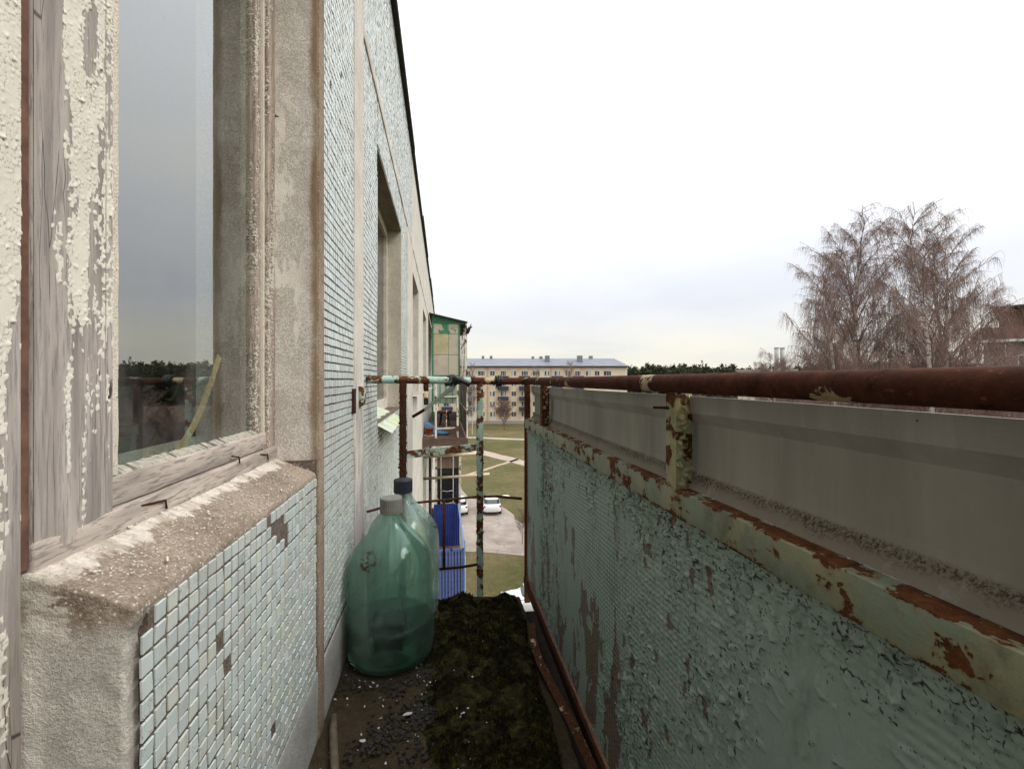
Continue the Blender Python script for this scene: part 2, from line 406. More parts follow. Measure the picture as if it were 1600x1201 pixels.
def strip_wear(k):
    x, y, z = k.sep(); base = k.b.inputs['Base Color'].links[0].from_socket
    w = k.st(k.ma('ADD', k.noise(16, 5, .65, k.map((1, 1, .25))), k.ma('MULTIPLY', z, -.33)), .52, .66)
    k.P(Base_Color=k.mix(w, base, (.36, .33, .31))); return k.m
M_strip = strip_wear(kk)
M_white_wall = concrete('white_panel', (.58, .55, .48), (.78, .75, .67), .1, .002).m
M_plankA = wood_paint('plank_sides', -.6, paint=(.69, .64, .535), zgrad=.34, seed=1.3)
M_plankB = wood_paint('door_post_paint', .72, paint=(.70, .65, .545), seed=4.1, zgrad=.22)
M_sash = wood_paint('sash_cream', 1.30, paint=(.74, .67, .52), seed=7.7)
M_rail_wood = wood_paint('weathered_rail', .12, wood=(.42, .36, .31), seed=2.2, axis='y')
def scaled_wood(name, seed, wood=(.37, .325, .29), paint=(.665, .62, .525)):
    k = NM(name); v = k.map((1, 1, .07), loc=(seed, seed * 1.7, seed * .6)); warp = k.vadd(v, k.ncol(6, 2, v), .02)
    grain = k.noise(300, 5, .65, warp); band = k.noise(42, 4, .6, warp)
    wc = k.mix(k.st(band, .34, .66), tuple(c * .68 for c in wood), tuple(c * 1.2 for c in wood))
    wc = k.mix(k.st(grain, .36, .50, .7, 0.), wc, tuple(c * .5 for c in wood))
    spl = k.vor(60, 'DISTANCE_TO_EDGE', k.vadd(k.map((1, 1, .035), loc=(seed, 0, 0)), k.ncol(9, 2), .012))
    wc = k.mix(k.ma('MULTIPLY', k.st(spl, .020, .004), k.st(k.noise(5, 2), .5, .56)), wc, (.05, .04, .032))
    wc = k.mix(k.st(k.noise(3.2, 4, .6, k.map((1, 1, .4), loc=(0, seed, 0))), .52, .72, 0., .5), wc, tuple(c * .62 for c in wood))
    t = k.nd('ShaderNodeAttribute', attribute_name='tint').outputs['Fac']; cr = k.nd('ShaderNodeAttribute', attribute_name='crack').outputs['Fac']
    pc = k.mix(k.noise(30, 4), tuple(c * .82 for c in paint), tuple(min(.86, c * 1.12) for c in paint))
    pc = k.mix(k.st(k.noise(9, 4, .6), .5, .7, 0., .35), pc, (.55, .52, .47))
    pm = k.st(k.ma('ADD', t, k.ma('MULTIPLY', k.ma('SUBTRACT', k.noise(330, 3), .5), .5)), .42, .58)
    c = k.mix(pm, wc, pc); c = k.mix(k.ma('MULTIPLY', k.st(cr, .3, .85), .62), c, (.20, .165, .135))
    k.P(Base_Color=c, Roughness=.85); k.b.inputs['Specular IOR Level'].default_value = .2
    k.bump(k.ma('ADD', k.ma('MULTIPLY', k.ma('ADD', grain, band), .5), k.ma('MULTIPLY', k.noise(420, 3), .25)), .0011, .9); return k.m
def plank_face(name, par, mat, y0, y1, z0, z1, X, dens, seed, res=.0011, groove=0):
    yv = np.arange(y0, y1 + res * .5, res); zv = np.arange(z0, z1, res * 1.15)
    Yg, Zg = np.meshgrid(yv, zv, indexing='ij'); y, z = Yg.ravel(), Zg.ravel(); u = (y - y0) / (y1 - y0)
    wy = (fb2(y * 120, z * 60, 3, seed) - .5) * .006; wz = (fb2(y * 90, z * 90, 3, seed + 2) - .5) * .007
    d1_, ed_, cid, loc = vor2(np.stack([(y + wy) / .0052, (z + wz) / .0062], 1), seed + 5)
    rnd = _h(cid[:, 0], cid[:, 1], cid[:, 0] * 0, seed + 7); rnd2 = _h(cid[:, 0], cid[:, 1], cid[:, 0] * 0, seed + 9)
    lv = dens(u, z) + 1.35 * (fb2(y * 75, z * 7, 4, seed + 3) - .5) + .6 * (fb2(y * 30, z * 22, 3, seed + 4) - .5) + (rnd - .5) * .34
    pm = np.clip((lv - .5) * 30, 0, 1)
    curl = np.clip((rnd2 - .35) * 1.6, 0, 1) * np.clip(1.7 - (lv - .5) * 1.6, .25, 1)
    an = -.8 + (rnd - .5) * 2.2; tt = loc[:, 0] * np.cos(an) + loc[:, 1] * np.sin(an)
    h = pm * (.0004 + (.0009 + .0010 * (lv < .75)) * curl * np.clip(.3 + tt * 1.3, 0, 1.1) ** 1.5)
    edge = np.clip(1 - ed_ / .19, 0, 1) * pm * np.clip((fb2(y * 60, z * 40, 3, seed + 12) - .38) * 8, 0, 1)
    h -= edge * .0004
    if groove:
        gr = np.exp(-((u - groove - .012 * (fb2(z * 5, z * 0, 3, 5) - .5)) / .010) ** 2); h -= .003 * gr; edge = np.maximum(edge, gr * 1.3)
    bow = .0016 * np.cos((u - .5) * 2.6) - .0014
    V = np.stack([X + h + bow, y, z], 1).reshape(len(yv), len(zv), 3)
    mb = MB(); mb.grid(V); mb.a[-1] = pm; o = mb.build(name, mat, par, True, attr=True)
    at = o.data.attributes.new('crack', 'FLOAT', 'POINT'); at.data.foreach_set('value', edge); return o
M_faceA = scaled_wood('plank_scales', 1.3); M_faceB = scaled_wood('post_scales', 4.2)
M_stile = wood_paint('weathered_stile', .52, wood=(.36, .29, .235), seed=9.4)
M_batten = simple('rust_brown_gap', (.13, .065, .042), .9, .4, 30, .002)
M_rust_rail = rusty('rail_rust', (.36, .33, .17), .33, (.034, .012, .008), (.105, .036, .018), 11, (1, .6, 1), .9)
M_mint_metal = rusty('mint_metal', (.31, .46, .39), .53, sc=20, yellow=.25)
M_mint_post = rusty('mint_post', (.30, .33, .20), .54, (.035, .014, .008), (.19, .085, .030), sc=22, yellow=.75)
M_dark_post = rusty('dark_post', (.33, .47, .40), .10, sc=24)
M_olive = rusty('olive_angle', (.205, .245, .175), .675, (.05, .018, .008), (.20, .08, .03), 22, (1, .75, 1), .45, (-.2135, .015, .025))
M_rust = rusty('bare_rust', (.3, .25, .15), .02, (.016, .008, .006), (.085, .034, .018), 20)
M_dark = simple('black_rubber', (.012, .012, .014), .45, .4, 60, .002)
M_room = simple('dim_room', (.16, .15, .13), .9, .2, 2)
M_floor = concrete('mossy_slab', (.026, .022, .009), (.075, .052, .030), .0, .005).m
M_roofedge = simple('roof_felt', (.03, .024, .02), .9, .4, 10)
M_stone = simple('dark_stone', (.028, .023, .018), .9, .5, 90, .002)

def glass_pane(name, ior=2.2, tint=(.86, .90, .88), dirt=.10):
    k = NM(name); k.t.nodes.remove(k.b)
    fr = k.nd('ShaderNodeFresnel', {'IOR': ior}).outputs[0]
    fr = k.ma('MULTIPLY', fr, k.ma('SUBTRACT', 1., k.nd('ShaderNodeNewGeometry').outputs['Backfacing']))
    tr = k.nd('ShaderNodeBsdfTransparent', {'Color': tint}).outputs[0]
    gl = k.nd('ShaderNodeBsdfGlossy', {'Color': (.96, .98, .96), 'Roughness': .012}).outputs[0]
    df = k.nd('ShaderNodeBsdfDiffuse', {'Color': (.45, .44, .38)}).outputs[0]
    wob = k.nd('ShaderNodeBump', {'Height': k.noise(1.3, 1), 'Distance': .0012, 'Strength': .12}).outputs[0]
    k.t.nodes[-1]
    for n in k.t.nodes:
        if n.type == 'BSDF_GLOSSY': k.t.links.new(wob, n.inputs['Normal'])
    mx = k.nd('ShaderNodeMixShader', {0: fr, 1: tr, 2: gl}).outputs[0]
    dn = k.ma('MULTIPLY', k.st(k.noise(9, 5, .6, k.map((1, 1, .6))), .36, .80), dirt)
    sp = k.ma('MULTIPLY', k.st(k.noise(420, 2), .71, .74), .35)
    mx2 = k.nd('ShaderNodeMixShader', {0: k.ma('MULTIPLY', k.ma('ADD', dn, sp), k.ma('SUBTRACT', 1., k.nd('ShaderNodeNewGeometry').outputs['Backfacing'])), 1: mx, 2: df}).outputs[0]
    k.t.links.new(mx2, k.out.inputs[0]); return k.m
M_pane = glass_pane('old_window_glass', 3.9, (.86, .90, .88), .14)
M_clear = glass_pane('thin_glass', 1.5, (.93, .95, .95), .06)
M_darkglass = simple('dark_window', (.02, .022, .025), .08, .3, 3, spec=.8)

# ------------------------------------------------------------------ ground, roads
GZ = -12.9
k = NM('grass')
g1 = k.noise(.11, 6, .62); g2 = k.noise(1.6, 5, .65); g3 = k.noise(.035, 3); g4 = k.noise(14, 4, .7)
gc = k.ramp(k.ma('ADD', k.ma('MULTIPLY', g1, .7), k.ma('MULTIPLY', g2, .35)), [(.38, (.072, .074, .026)), (.52, (.122, .105, .045)), (.66, (.20, .150, .085))])
gc = k.mix(k.st(g3, .48, .62, 0., .55), gc, (.075, .088, .030))
gc = k.mix(k.st(g4, .42, .62, .45, 0.), gc, (.045, .045, .018))
k.P(Base_Color=gc, Roughness=.95); k.b.inputs['Specular IOR Level'].default_value = .1
k.bump(k.ma('ADD', g2, k.ma('MULTIPLY', g4, .5)), .12, .8)
M_grass = k.m
n = 60
gx = np.sign(np.linspace(-1, 1, n)) * np.abs(np.linspace(-1, 1, n)) ** 2.2 * 1500
G = np.zeros((n, n, 3)); G[..., 0] = gx[:, None]; G[..., 1] = gx[None, :] + 300; G[..., 2] = GZ
MB().grid(G).build('ground', M_grass, kind='structure')['label'] = 'patchy green and brown grass below the balcony'
k = NM('worn_road'); r1 = k.noise(.5, 6, .65); r2 = k.noise(9, 5, .7)
k.P(Base_Color=k.mix(k.st(k.ma('ADD', r1, k.ma('MULTIPLY', r2, .4)), .5, .95), (.20, .165, .135), (.34, .29, .245)), Roughness=.92); k.bump(r2, .02, .6)
ck = k.vor(.35, 'DISTANCE_TO_EDGE', k.vadd(k.co, k.ncol(.8, 3), 1.2)); bc = k.b.inputs['Base Color'].links[0].from_socket
k.P(Base_Color=k.mix(k.st(ck, .018, .006, 0., .5), bc, (.12, .10, .085)))
M_road = k.m
def flat(name, pts, z, mat, label, wob=.0):
    P = np.array(pts, float); out = []
    for i in range(len(P)):
        a, b = P[i], P[(i + 1) % len(P)]; m_ = max(1, int(np.linalg.norm(b - a) / 1.2))
        for t in np.arange(m_) / m_: out.append(a + (b - a) * t)
    out = np.array(out); q = np.concatenate([out, np.zeros((len(out), 1))], 1)
    out = out + wob * (np.stack([fbm(q * .6, 3, 1), fbm(q * .6, 3, 5)], -1) - .5) * 2
    mb = MB(); V = np.concatenate([out, np.full((len(out), 1), z)], 1); mb.add(V, [np.arange(len(V))[None]])
    o = mb.build(name, mat, kind='structure'); o['label'] = label; return o
flat('road', [(-6, 36.2), (-6, 60), (1.6, 60), (2.8, 50), (4.8, 48.4), (6.0, 46.2), (6.6, 43.5), (6.9, 41), (8.0, 39.2), (12, 37.8), (40, 35), (40, 26), (12, 31), (5.7, 33.3), (1.5, 34.6)], GZ + .02, M_road, 'worn beige parking road with a curved edge', .35)
M_path = simple('trodden_path', (.33, .27, .21), .95, .2, .8)
def path(pts, w, label):
    P = np.array(pts, float); d = np.gradient(P, axis=0); d /= np.linalg.norm(d, axis=1, keepdims=True); nn = np.stack([-d[:, 1], d[:, 0]], 1) * w / 2
    flat('path', list(P + nn) + list((P - nn)[::-1]), GZ + .015, M_path, label, .3)
path([(-10, 108), (8.7, 100.8), (16, 97.5), (40, 92)], 2.6, 'pale footpath nearest the far apartment block')
path([(2, 92), (7, 80.6), (9.5, 75.6), (12, 70.4), (20, 54), (26, 40)], 2.6, 'pale footpath curving across the lawn')
path([(2, 60.5), (5.84, 65.3), (9.3, 69.8), (12, 73.5)], .7, 'thin trodden track joining the footpath')

# ------------------------------------------------------------------ the apartment building
W, BK = -.325, -.43
SILL_Y0, SILL_Y1 = .551, 1.276
bld = thing('apartment_building', 'old apartment building with pale glass mosaic tiles and weathered window filling the left side', 'apartment building', (-3, 0, GZ))
# facade panels as a grid with openings
OPEN = [(-.35, 1.276), (2.394, 3.73), (5.033, 6.345), (7.77, 9.25), (11.2, 12.6), (14.2, 15.6), (17.2, 18.6), (20.4, 21.8), (23.4, 24.8)]
def cells(y0, y1, z0, z1, ops):
    ys = sorted({y0, y1, *[v for o in ops for v in o[:2] if y0 < v < y1]}); zs = sorted({z0, z1, *[v for o in ops for v in o[2:] if z0 < v < z1]})
    for a, b in zip(ys, ys[1:]):
        run = None
        for c, d in zip(zs, zs[1:]):
            ym, zm = (a + b) / 2, (c + d) / 2
            hole = any(o[0] < ym < o[1] and o[2] < zm < o[3] for o in ops)
            if hole:
                if run: yield a, b, run[0], run[1]
                run = None
            else: run = (run[0] if run else c, d)
        if run: yield a, b, run[0], run[1]
ops = []
for kf in range(5):
    dz = -2.8 * kf
    for i, (a, b) in enumerate(OPEN):
        if kf == 0 and i == 0: ops += [(a, SILL_Y0 + .022, -.95, 1.2), (SILL_Y0 + .022, b, -.262, 1.2)]
        else: ops.append((a, b, -.22 + dz, 1.17 + dz))
near = MB(); far = MB()
for a, b, c, d in cells(-6, 5.033, -3.4, 2.4, ops): near.box((-.62, a, c), (W - .003, b, d))
near.build('facade_wall', M_grout, bld)
for a, b, c, d in cells(5.033, 30, -3.4, 2.4, ops): far.box((-.62, a, c), (W, b, d))
for a, b, c, d in cells(-6, 30, GZ, -3.4, ops): far.box((-.62, a, c), (W, b, d))
far.box((-12, -6, GZ), (-.62, -5.7, 2.4)); far.box((-12, 29.7, GZ), (-.62, 30, 2.4)); far.box((-12.3, -6, GZ), (-12, 30, 2.4))
far.build('facade_wall', M_white_wall, bld)
MB().box((-12.3, -6, 2.401), (-.40, 30, 2.47)).build('roof', M_roofedge, bld)
re_ = MB()
yy = -6
while yy < 30:
    L = 2.0 + random.random() * .6; j = random.uniform(-.008, .008)
    re_.box((-.40, yy, 2.385 + j), (-.288 + j, yy + L - .004, 2.435 + j)); yy += L
re_.build('roof_edge', M_roofedge, bld)

# --- tiles: 300 single ones under the near window, the rest joined
PT, TS, TH = .0243, .0198, .0022
def tile_geo(c, s, n_, jit=None):
    # c (n,2) centres in (Y,Z); returns V, F of shallow bevelled tiles on the facade
    b = np.array([(-1, -1), (1, -1), (1, 1), (-1, 1)]) * .5
    base = c[:, None] + b[None] * s; top = c[:, None] + b[None] * (s - .0011)
    X0 = np.full((n_, 4, 1), W - .0035); X1 = np.full((n_, 4, 1), W)
    if jit is not None:
        X1 = X1 + (jit[:, :1, None] + jit[:, 1:2, None] * b[None, :, :1] + jit[:, 2:3, None] * b[None, :, 1:])
    V = np.concatenate([np.concatenate([X0, base], 2), np.concatenate([X1, top], 2)], 1)
    q = np.array([(4, 5, 6, 7), (0, 1, 5, 4), (1, 2, 6, 5), (2, 3, 7, 6), (3, 0, 4, 7)])
    F = (np.arange(n_)[:, None, None] * 8 + q[None]).reshape(-1, 4)
    return V.reshape(-1, 3), F
def tile_centres(y0, y1, z0, z1, ops=(), skip=.004, wob=.0007):
    ys = np.arange(y0 + PT / 2, y1 - PT / 2 + 1e-6, PT); zs = np.arange(z1 - PT / 2, z0 + PT / 2 - 1e-6, -PT)
    C = np.stack(np.meshgrid(ys, zs, indexing='ij'), -1).reshape(-1, 2)
    for o in ops: C = C[~((C[:, 0] > o[0] - PT * .45) & (C[:, 0] < o[1] + PT * .45) & (C[:, 1] > o[2] - PT * .45) & (C[:, 1] < o[3] + PT * .45))]
    # mosaic sheets of 20 x 20 drift a little against each other, single tiles a little more
    sh = np.floor(C / (PT * 18)); drift = np.stack([_h(sh[:, 0], sh[:, 1], sh[:, 0] * 0, 3), _h(sh[:, 0], sh[:, 1], sh[:, 0] * 0, 4)], 1) - .5
    row = _h(np.floor(C[:, 1] / PT), sh[:, 0], sh[:, 0] * 0, 8) - .5
    C = C + drift * .0022 + rng.normal(0, wob * .55, C.shape); C[:, 1] += row * .0014
    return C[rng.random(len(C)) > skip]
Cs = tile_centres(.556, SILL_Y1 - .002, -.772, -.256, skip=.006)
gone = np.zeros(len(Cs), bool)
for (a, b, r_) in [(.742, -.385, .017), (.752, -.428, .016), (.985, -.30, .03), (1.03, -.335, .024), (.93, -.262, .014), (.90, -.257, .014), (.557, -.265, .022), (.579, -.262, .012)]:
    gone |= np.hypot(Cs[:, 0] - a, Cs[:, 1] - b) < r_
Cs = Cs[~gone]
dist = np.hypot(Cs[:, 0], .325) * 1. + np.where(Cs[:, 1] < -.72, .25, 0)
order = np.argsort(dist); ind, rest = order[:300], order[300:]
tm = []
for q in range(6):
    mb = MB(); b = np.array([(-1, -1), (1, -1), (1, 1), (-1, 1)]) * .5
    base = b * TS + rng.normal(0, .0004, (4, 2)); top = base * .955
    ins = np.array([(TH, 0), (TH, 0), (TH, 0), (TH, 0)])
    V = np.concatenate([np.c_[np.full(4, -.0006), base], np.c_[np.full(4, TH * .75), base * .998], np.c_[np.full(4, TH), top]])
    Fq = [(8, 9, 10, 11)] + [(i, (i + 1) % 4, 4 + (i + 1) % 4, 4 + i) for i in range(4)] + [(4 + i, 4 + (i + 1) % 4, 8 + (i + 1) % 4, 8 + i) for i in range(4)]
    mb.add(V, np.array(Fq)); tm.append(mb.mesh('tile', M_tile))
for i in ind:
    o = bpy.data.objects.new('tile', tm[random.randrange(6)]); COL.objects.link(o); o.parent = bld
    o.location = Vector((W - .0028, Cs[i, 0], Cs[i, 1])) - Vector(bld.location)
    o.rotation_euler = (random.gauss(0, .012), random.gauss(0, .03), random.gauss(0, .03))
    o.scale = (1, random.uniform(.93, 1.03), random.uniform(.94, 1.03))
fields = [Cs[rest]]
fields.append(tile_centres(1.330, 1.770, -.772, 2.38, skip=.003))
fields.append(tile_centres(1.963, 2.392, -3.3, 1.40, skip=.003))
fields.append(tile_centres(1.963, 5.03, 1.47, 2.38, skip=.02))
fields.append(tile_centres(2.394, 3.73, 1.175, 1.40, skip=.01))
fields.append(tile_centres(2.394, 3.73, -1.6, -.225, skip=.003))
fields.append(tile_centres(3.735, 4.30, -3.3, 1.40, skip=.003))
fields.append(tile_centres(-.35, 1.276, 1.23, 2.38, skip=.01))
fields.append(tile_centres(-2.0, -.36, -.772, 2.38, skip=.01))
tf = MB()
for C in fields:
    j = np.c_[rng.normal(0, .0004, len(C)), rng.normal(0, .0007, len(C)), rng.normal(0, .0007, len(C))]
    V, F = tile_geo(C, TS, len(C), j); tf.add(V, F, np.repeat(rng.random(len(C)), 8))
o = tf.build('tile_cladding', M_tiles, bld, attr=True, kind='stuff')

# joint strips, bead, plinth
MB().rbox((W - .02, 1.276, -.95), (W + .0035, 1.328, 2.39), .003, .05, .0015, 60).build('joint_bead', M_bead, bld, True, weld=True)
MB().rbox((W - .02, 1.772, -.95), (W + .004, 1.961, 2.39), .004, .03, .003, 14, 3).build('joint_strip', M_strip, bld, True, weld=True)
MB().rbox((W - .02, 4.32, -3.3), (W + .006, 5.03, 1.40), .004, .08, .003, 5, 5).build('joint_strip', M_strip, bld, True, weld=True)
MB().rbox((W - .02, 1.963, 1.405), (W + .006, 12, 1.465), .004, .05, .006, 9, 6).build('joint_strip', M_strip, bld, True, weld=True)
MB().rbox((-.45, SILL_Y0 + .002, -.96), (-.3255, 2.06, -.770), .004, .025, .0022, 12, 9).build('plinth', M_plaster, bld, True, weld=True)
# concrete ledge under the window with its broken near end
def slope(P):
    t = np.clip((W - P[..., 0]) / .105, 0, 1); up = np.clip((P[..., 2] + .5) / .24, 0, 1)
    P = P.copy(); P[..., 2] += .043 * t * up
    lip = np.clip((P[..., 0] + .352) / .03, 0, 1) * up
    P[..., 2] -= .006 * lip * lip
    P[..., 0] -= .0075 * np.clip((-.262 - P[..., 2]) / .02, 0, 1) * np.clip((P[..., 0] + .43) / .09, 0, 1)
    P[..., 1] += .010 * (fbm(P * np.array([14, 0, 9]), 3, 5) - .5) * (P[..., 1] < .60)
    return P
MB().rbox((-.448, SILL_Y0, -.95), (W - .0045, SILL_Y1, -.247), .006, .0055, .0026, 70, 2, slope).build('window_ledge', M_ledge, bld, True, weld=True)
crumb = MB()
for i in range(330):
    y = random.uniform(.56, 1.27); x = random.choice([random.uniform(-.43, -.34), random.gauss(-.36, .02)]); x = min(-.333, max(-.44, x))
    z = -.243 + .043 * (W - x) / .105 - .006 * max(0, (x + .352) / .03) ** 2
    s_ = random.uniform(.0003, .0010) * (2. if random.random() < .03 else 1); R = Matrix.Rotation(random.random() * 6, 3, Vector((random.random(), random.random(), 1)).normalized())
    crumb.obb((x, y, z + s_ * .3), (s_ * random.uniform(.6, 2), s_ * random.uniform(.6, 2), s_ * .6), R)
tag(crumb.build('paint_crumbs', simple('crumb', (.62, .57, .49), .9, .35, 300), kind='stuff'), 'pale paint crumbs scattered on the window ledge', 'crumbs')
# window reveal, right side and head
MB().rbox((-.46, SILL_Y1 - .002, -.215), (W - .0005, SILL_Y1 + .03, 1.2), .004, .02, .0035, 25, 4).build('window_reveal', M_reveal, bld, True, weld=True)
MB().box((-.46, -.35, 1.195), (W - .001, SILL_Y1, 1.23)).build('window_reveal', M_reveal, bld)

# --- near window: frame > planks, sash, pane, nails
win = MB().rbox((-.475, 1.226, -.19), (BK, SILL_Y1 - .003, 1.193), .003, .04, .001, 40).build('window', M_stile, bld, True, weld=True)
win['label'] = 'near weathered window with peeling cream paint'
def sub(mb, name, mat, par=None, label=None, smooth=False, weld=False):
    o = mb.build(name, mat, par or win, smooth, weld=weld)
    if label: o['label'] = label
    return o
sub(MB().rbox((-.475, .556, -.194), (BK + .001, .677, 1.193), .003, .03, .0006, 30, 2), 'plank', M_plankA, label='wide weathered plank with crackled cream paint', smooth=True, weld=True)
plk = [o for o in win.children if o.name.startswith('plank')][0]
g_ = lambda u, c, s_: np.exp(-((u - c) / s_) ** 2)
plank_face('peeling_face', plk, M_faceA, .5575, .6755, -.190, .62, BK + .0028, lambda u, z: .07 + .80 * np.clip(z + .10, -.25, .45) + .34 * g_(u, .52, .17) + .30 * g_(u, .90, .10) + .16 * g_(u, .72, .06) - .42 * g_(u, .06, .14), 71, groove=.895)
sub(MB().box((-.49, .5455, -.20), (BK - .0015, .5555, 1.193)), 'gap_filler', M_batten)
sub(MB().rbox((-.475, .6785, -.13), (BK - .006, .700, 1.193), .002, .03, .0012, 30), 'sash_stile', M_sash, smooth=True, weld=True)
sub(MB().rbox((-.475, 1.1735, -.13), (BK - .010, 1.2045, 1.193), .002, .04, .001, 30), 'sash_stile', M_stile, smooth=True, weld=True)
sub(MB().rbox((-.472, 1.205, -.172), (BK - .004, 1.2135, 1.193), .001, .04, .001, 30), 'glazing_bead', M_sash, smooth=True, weld=True)
sub(MB().rbox((-.475, .6785, -.171), (BK - .004, 1.2255, -.131), .003, .02, .0013, 35, 3), 'sash_rail', M_rail_wood, smooth=True, weld=True)
sub(MB().rbox((-.475, .5565, -.222), (BK + .003, 1.273, -.1725), .004, .02, .0018, 25, 7), 'bottom_rail', M_rail_wood, smooth=True, weld=True)
pu = MB(); nn_ = 60
for i in range(nn_):
    y0 = .70 + (.4735) * i / nn_; y1 = .70 + .4735 * (i + 1) / nn_; h = .009 + .0022 * random.random()
    if random.random() < .12: continue
    pu.extrude([(-.4515, -.131), (-.437, -.131), (-.4375 - random.random() * .002, -.128), (-.4515, -.131 + h)], y0, y1 - .0004 * random.random(), 1)
sub(pu, 'putty', simple('grey_putty', (.36, .335, .28), .9, .35, 120, .002))
pane = sub(MB().box((-.4535, .699, -.132), (-.4515, 1.1745, 1.19)), 'pane', M_pane)
for (ya, yb, za) in [(.73, .785, -.181), (1.02, 1.045, -.158), (1.165, 1.205, -.178)]:
    mb = MB(); mb.tubes(np.array([(-.428, ya, za), (-.4255, ya + (yb - ya) * .6, za - .004), (-.4245, yb, za - .006), (-.424, yb + .002, za - .020)]), .0016, 6, True)
    sub(mb, 'bent_nail', M_rust, smooth=True)
# inner sash behind, dim room, and what hangs inside
mb = MB()
for a, b, c, d in [(.62, .66, -.2, 1.2), (1.235, 1.276, -.2, 1.2), (.66, 1.235, -.2, -.14), (.66, 1.235, 1.12, 1.2)]: mb.box((-.60, a, c), (-.565, b, d))
sub(mb, 'inner_frame', M_white_wall)
MB().box((-.60, .52, -.24), (-.448, 1.30, -.20)).build('inner_sill', M_white_wall, bld)
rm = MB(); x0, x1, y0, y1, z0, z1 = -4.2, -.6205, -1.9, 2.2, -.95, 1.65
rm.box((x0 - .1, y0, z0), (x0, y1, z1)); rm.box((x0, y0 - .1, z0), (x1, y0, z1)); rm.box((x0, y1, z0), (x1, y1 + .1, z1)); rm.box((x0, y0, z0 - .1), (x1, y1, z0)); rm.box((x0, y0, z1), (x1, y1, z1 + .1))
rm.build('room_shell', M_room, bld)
strip = MB(); t = np.linspace(0, 1, 14)
cx_ = np.stack([-.470 + 0 * t, .895 + .165 * t ** .8, -.128 + .175 * t ** 1.25], 1)
for a, b in zip(cx_[:-1], cx_[1:]): strip.bar(a, b + (b - a) * .05, .015, .003, up=(1, 0, 0))
sub(strip, 'yellowed_strip', simple('straw', (.66, .50, .25), .8, .25, 25))

# --- balcony door beyond the post (partly out of the frame)
door = MB().rbox((-.49, .33, -.945), (BK, .5450, 1.193), .003, .03, .0006, 30, 12).build('door_post', M_plankB, bld, True, weld=True)
plank_face('peeling_face', door, M_faceB, .40, .5435, -.90, .62, BK + .0020, lambda u, z: .50 + .75 * np.clip(z + .10, -.5, .35) - .30 * g_(u, .97, .06) * (z < .1), 93)
dr = MB().rbox((-.48, -.28, -.92), (BK - .012, .325, -.15), .004, .04, .001, 20, 3).build('balcony_door', M_plankB, bld, True, weld=True)
fr = MB()
for a, b, c, d in [(-.28, -.18, -.148, 1.19), (.23, .325, -.148, 1.19), (-.179, .229, 1.08, 1.19)]: fr.box((-.48, a, c), (BK - .013, b, d))
fr.build('door_frame', M_plankB, dr); MB().box((-.46, -.179, -.148), (-.457, .229, 1.08)).build('pane', M_pane, dr)
MB().box((-.49, -.35, -.945), (BK, -.285, 1.193)).build('door_post', M_plankB, bld)
MB().box((-.49, -.35, -.99), (BK + .02, .549, -.946)).build('door_threshold', M_plaster, bld)

# --- further windows of the building
M_cream_frame = simple('cream_frame', (.55, .50, .42), .7, .25, 20)
M_soffit = concrete('soffit', (.20, .175, .145), (.34, .30, .26), .2, .002).m
M_revealfar = concrete('reveal_far', (.47, .42, .34), (.64, .585, .49), .2, .002).m
for kf in range(5):
    dz = -2.8 * kf
    for i, (a, b) in enumerate(OPEN):
        if kf == 0 and i == 0: continue
        z0, z1 = -.22 + dz, 1.17 + dz
        if kf == 0 and i == 1:
            MB().box((-.46, b - .012, z0 + .001), (W - .001, b - .001, z1 - .012)).build('window_reveal', M_revealfar, bld)
            MB().box((-.46, a + .001, z1 - .011), (W - .001, b - .001, z1 - .001)).build('window_reveal', M_soffit, bld)
        fm = MB(); fx0, fx1 = -.47, BK
        for (p, q, c, d) in [(a + .001, a + .06, z0 + .001, z1 - .001), (b - .06, b - .001, z0 + .001, z1 - .001), (a + .06, b - .06, z0 + .001, z0 + .07), (a + .06, b - .06, z1 - .07, z1 - .001), ((a + b) / 2 - .04, (a + b) / 2 + .04, z0 + .07, z1 - .07)]:
            fm.box((fx0, p, c), (fx1, q, d))
        wn_ = fm.build('window', M_cream_frame, bld)
        gm = MB(); gm.box((-.458, a + .06, z0 + .07), (-.454, (a + b) / 2 - .04, z1 - .07)); gm.box((-.458, (a + b) / 2 + .04, z0 + .07), (-.454, b - .06, z1 - .07))
        gm.build('pane', M_darkglass, wn_)
        if kf == 0 and i == 1:
            cs = MB(); cs.box((-.425, a + .015, .36), (-.331, a + .045, 1.03)); cs.build('open_casement', M_darkglass, wn_)
            cs = MB(); cs.box((-.4255, a + .047, .37), (-.35, a + .065, 1.0)); cs.build('casement_stile', M_cream_frame, wn_)
        if kf == 0 and i in (2, 3):
            MB().box((-.43, a + .065, z0 + .08), (-.425, b - .065, z1 - .08)).build('dark_opening', M_darkglass, wn_)  # dark sheet standing in for the shade inside these window openings
